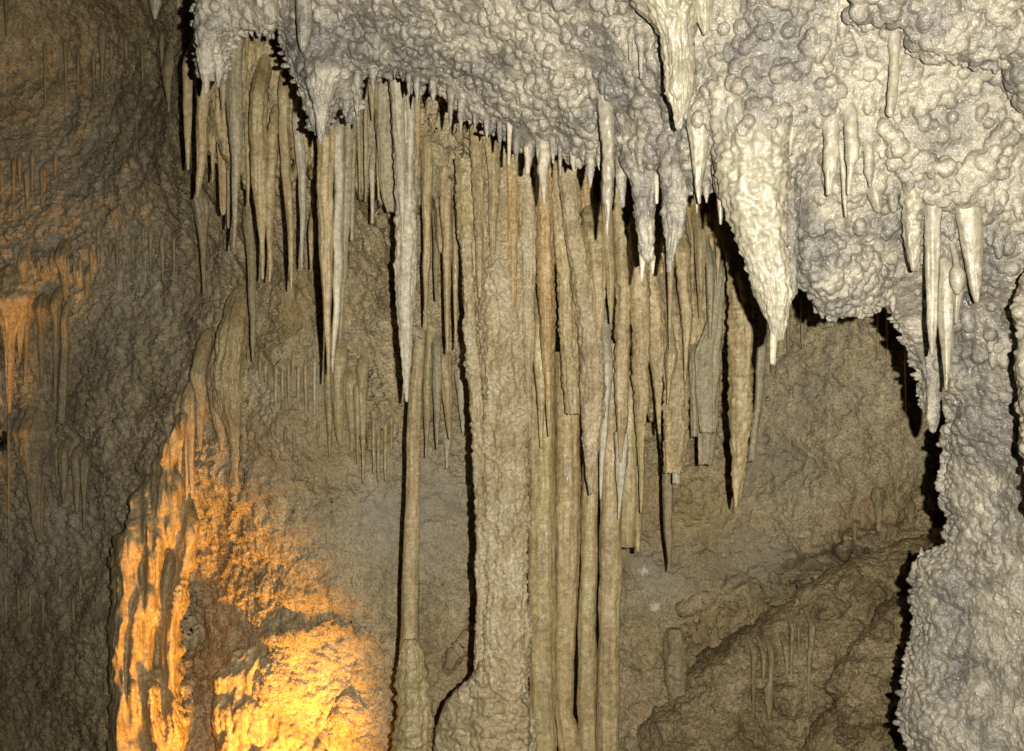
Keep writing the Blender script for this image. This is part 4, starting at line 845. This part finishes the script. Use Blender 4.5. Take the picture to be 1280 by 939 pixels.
def drapeY(x, y):
    Y = np.interp(y, [480,600,700,939,1330], [4.58,4.56,4.52,4.42,4.2])+.0*x
    nz = fbm(np.stack([np.ravel(x)/14, np.ravel(y)/70, np.zeros(np.size(x))], -1), 3, 81).reshape(np.shape(x))
    Y = Y-.05*nz
    for pth, w_, a_ in FOLDS:
        d_, t_ = seg_dist(x+nz*5, y, pth); Y = Y-a_*np.exp(-(d_/w_)**2)*(np.sin(np.pi*np.clip(t_, .02, .98))**.7 if a_ < 0 else 1)
    return Y
s = Soup(); slab(s, DRAPE, drapeY, .5, 2.5, 12, .10, rough=.012)
v, q, t = s.get(); me = remesh(v, q, t, .0065); v, n = get_v(me), get_n(me)
rg = np.clip(.25+1.2*fbm(v*5, 2, 66), .05, 1)
set_v(me, v+n*(rg*(nodules(v, 55, 65, .4, .9)/55*.6+.006*fbm(v*40, 3, 67))+.007*fbm(v*np.array([28,28,5], F32), 3, 68))[:,None])
tag(link('flowstone_drapery', me, M['amber']), 'tall flowstone drapery with one flank glowing orange beside the dark side wall', 'flowstone drapery')
MOUND = [(262,1330),(268,939),(270,880),(268,842),(288,820),(312,800),(336,782),(356,770),(385,786),(405,778),(432,796),(460,788),(486,800),(500,830),(520,870),(560,900),(580,1330)]
s = Soup(); my = TPS([(270,850,4.30),(270,1100,4.15),(350,780,4.37),(350,939,4.26),(450,800,4.34),(450,939,4.24),(560,900,4.28),(450,1100,4.1),(560,1100,4.15)])
slab(s, MOUND, my, .5, 4, 40, .14, rough=.03)
v, q, t = s.get(); me = remesh(v, q, t, .0075); v, n = get_v(me), get_n(me)
set_v(me, v+n*(nodules(v, 40, 61, .4, .9)/40*.35*np.clip(.5+fbm(v*5, 2, 62), 0, 1)+.012*fbm(v*15, 4, 63)+.022*fbm(v*np.array([20,20,4.5], F32), 3, 69)+nodules(v, 90, 64, .4, .85)/90*.6)[:,None])
tag(link('flowstone_mound', me, M['amber']), 'lumpy flowstone mound glowing bright orange at the foot of the wall', 'flowstone mound')

# ================================================================== light, air and camera
w = bpy.data.worlds.new('World'); scene.world = w; w.use_nodes = True
bg = w.node_tree.nodes['Background']; bg.inputs[0].default_value = (.02,.02,.022,1); bg.inputs[1].default_value = .05   # no daylight down here
def spot(name, loc, aim, power, col, size, blend, rad):
    from mathutils import Vector
    l = bpy.data.lights.new(name, 'SPOT'); l.energy = power; l.color = col; l.spot_size = math.radians(size); l.spot_blend = blend; l.shadow_soft_size = rad
    o = bpy.data.objects.new(name, l); COL.objects.link(o); o.location = loc
    o.rotation_euler = (Vector(aim)-Vector(loc)).to_track_quat('-Z', 'Y').to_euler(); return o
spot('camera_flash', (.105, .0, CAMZ+.028), P(720, 430, 3.5), FLASH, (1,.952,.86), 120, .9, .008)
spot('cave_lamp', P(420, 1330, 3.26), P(305, 890, 4.3), LAMP, (1,.43,.05), 54, .9, .09)
spot('cave_lamp', P(-150, 560, 4.5), P(10, 400, 5.2), LAMP2, (1,.5,.12), 22, .9, .03)
cam = bpy.data.cameras.new('camera'); co = bpy.data.objects.new('camera', cam); COL.objects.link(co)
co.location = (0, 0, CAMZ); co.rotation_euler = (math.radians(90), 0, 0)
cam.sensor_width = 36; cam.lens = 36*FPX/1280; cam.clip_start = .05; cam.clip_end = 100
scene.camera = co
scene.view_settings.view_transform = 'Standard'; scene.view_settings.look = 'None'; scene.view_settings.gamma = 1; scene.view_settings.exposure = 0
scene.render.engine = 'CYCLES'; scene.cycles.max_bounces = 4; scene.cycles.diffuse_bounces = 2; scene.cycles.glossy_bounces = 1; scene.cycles.use_denoising = True
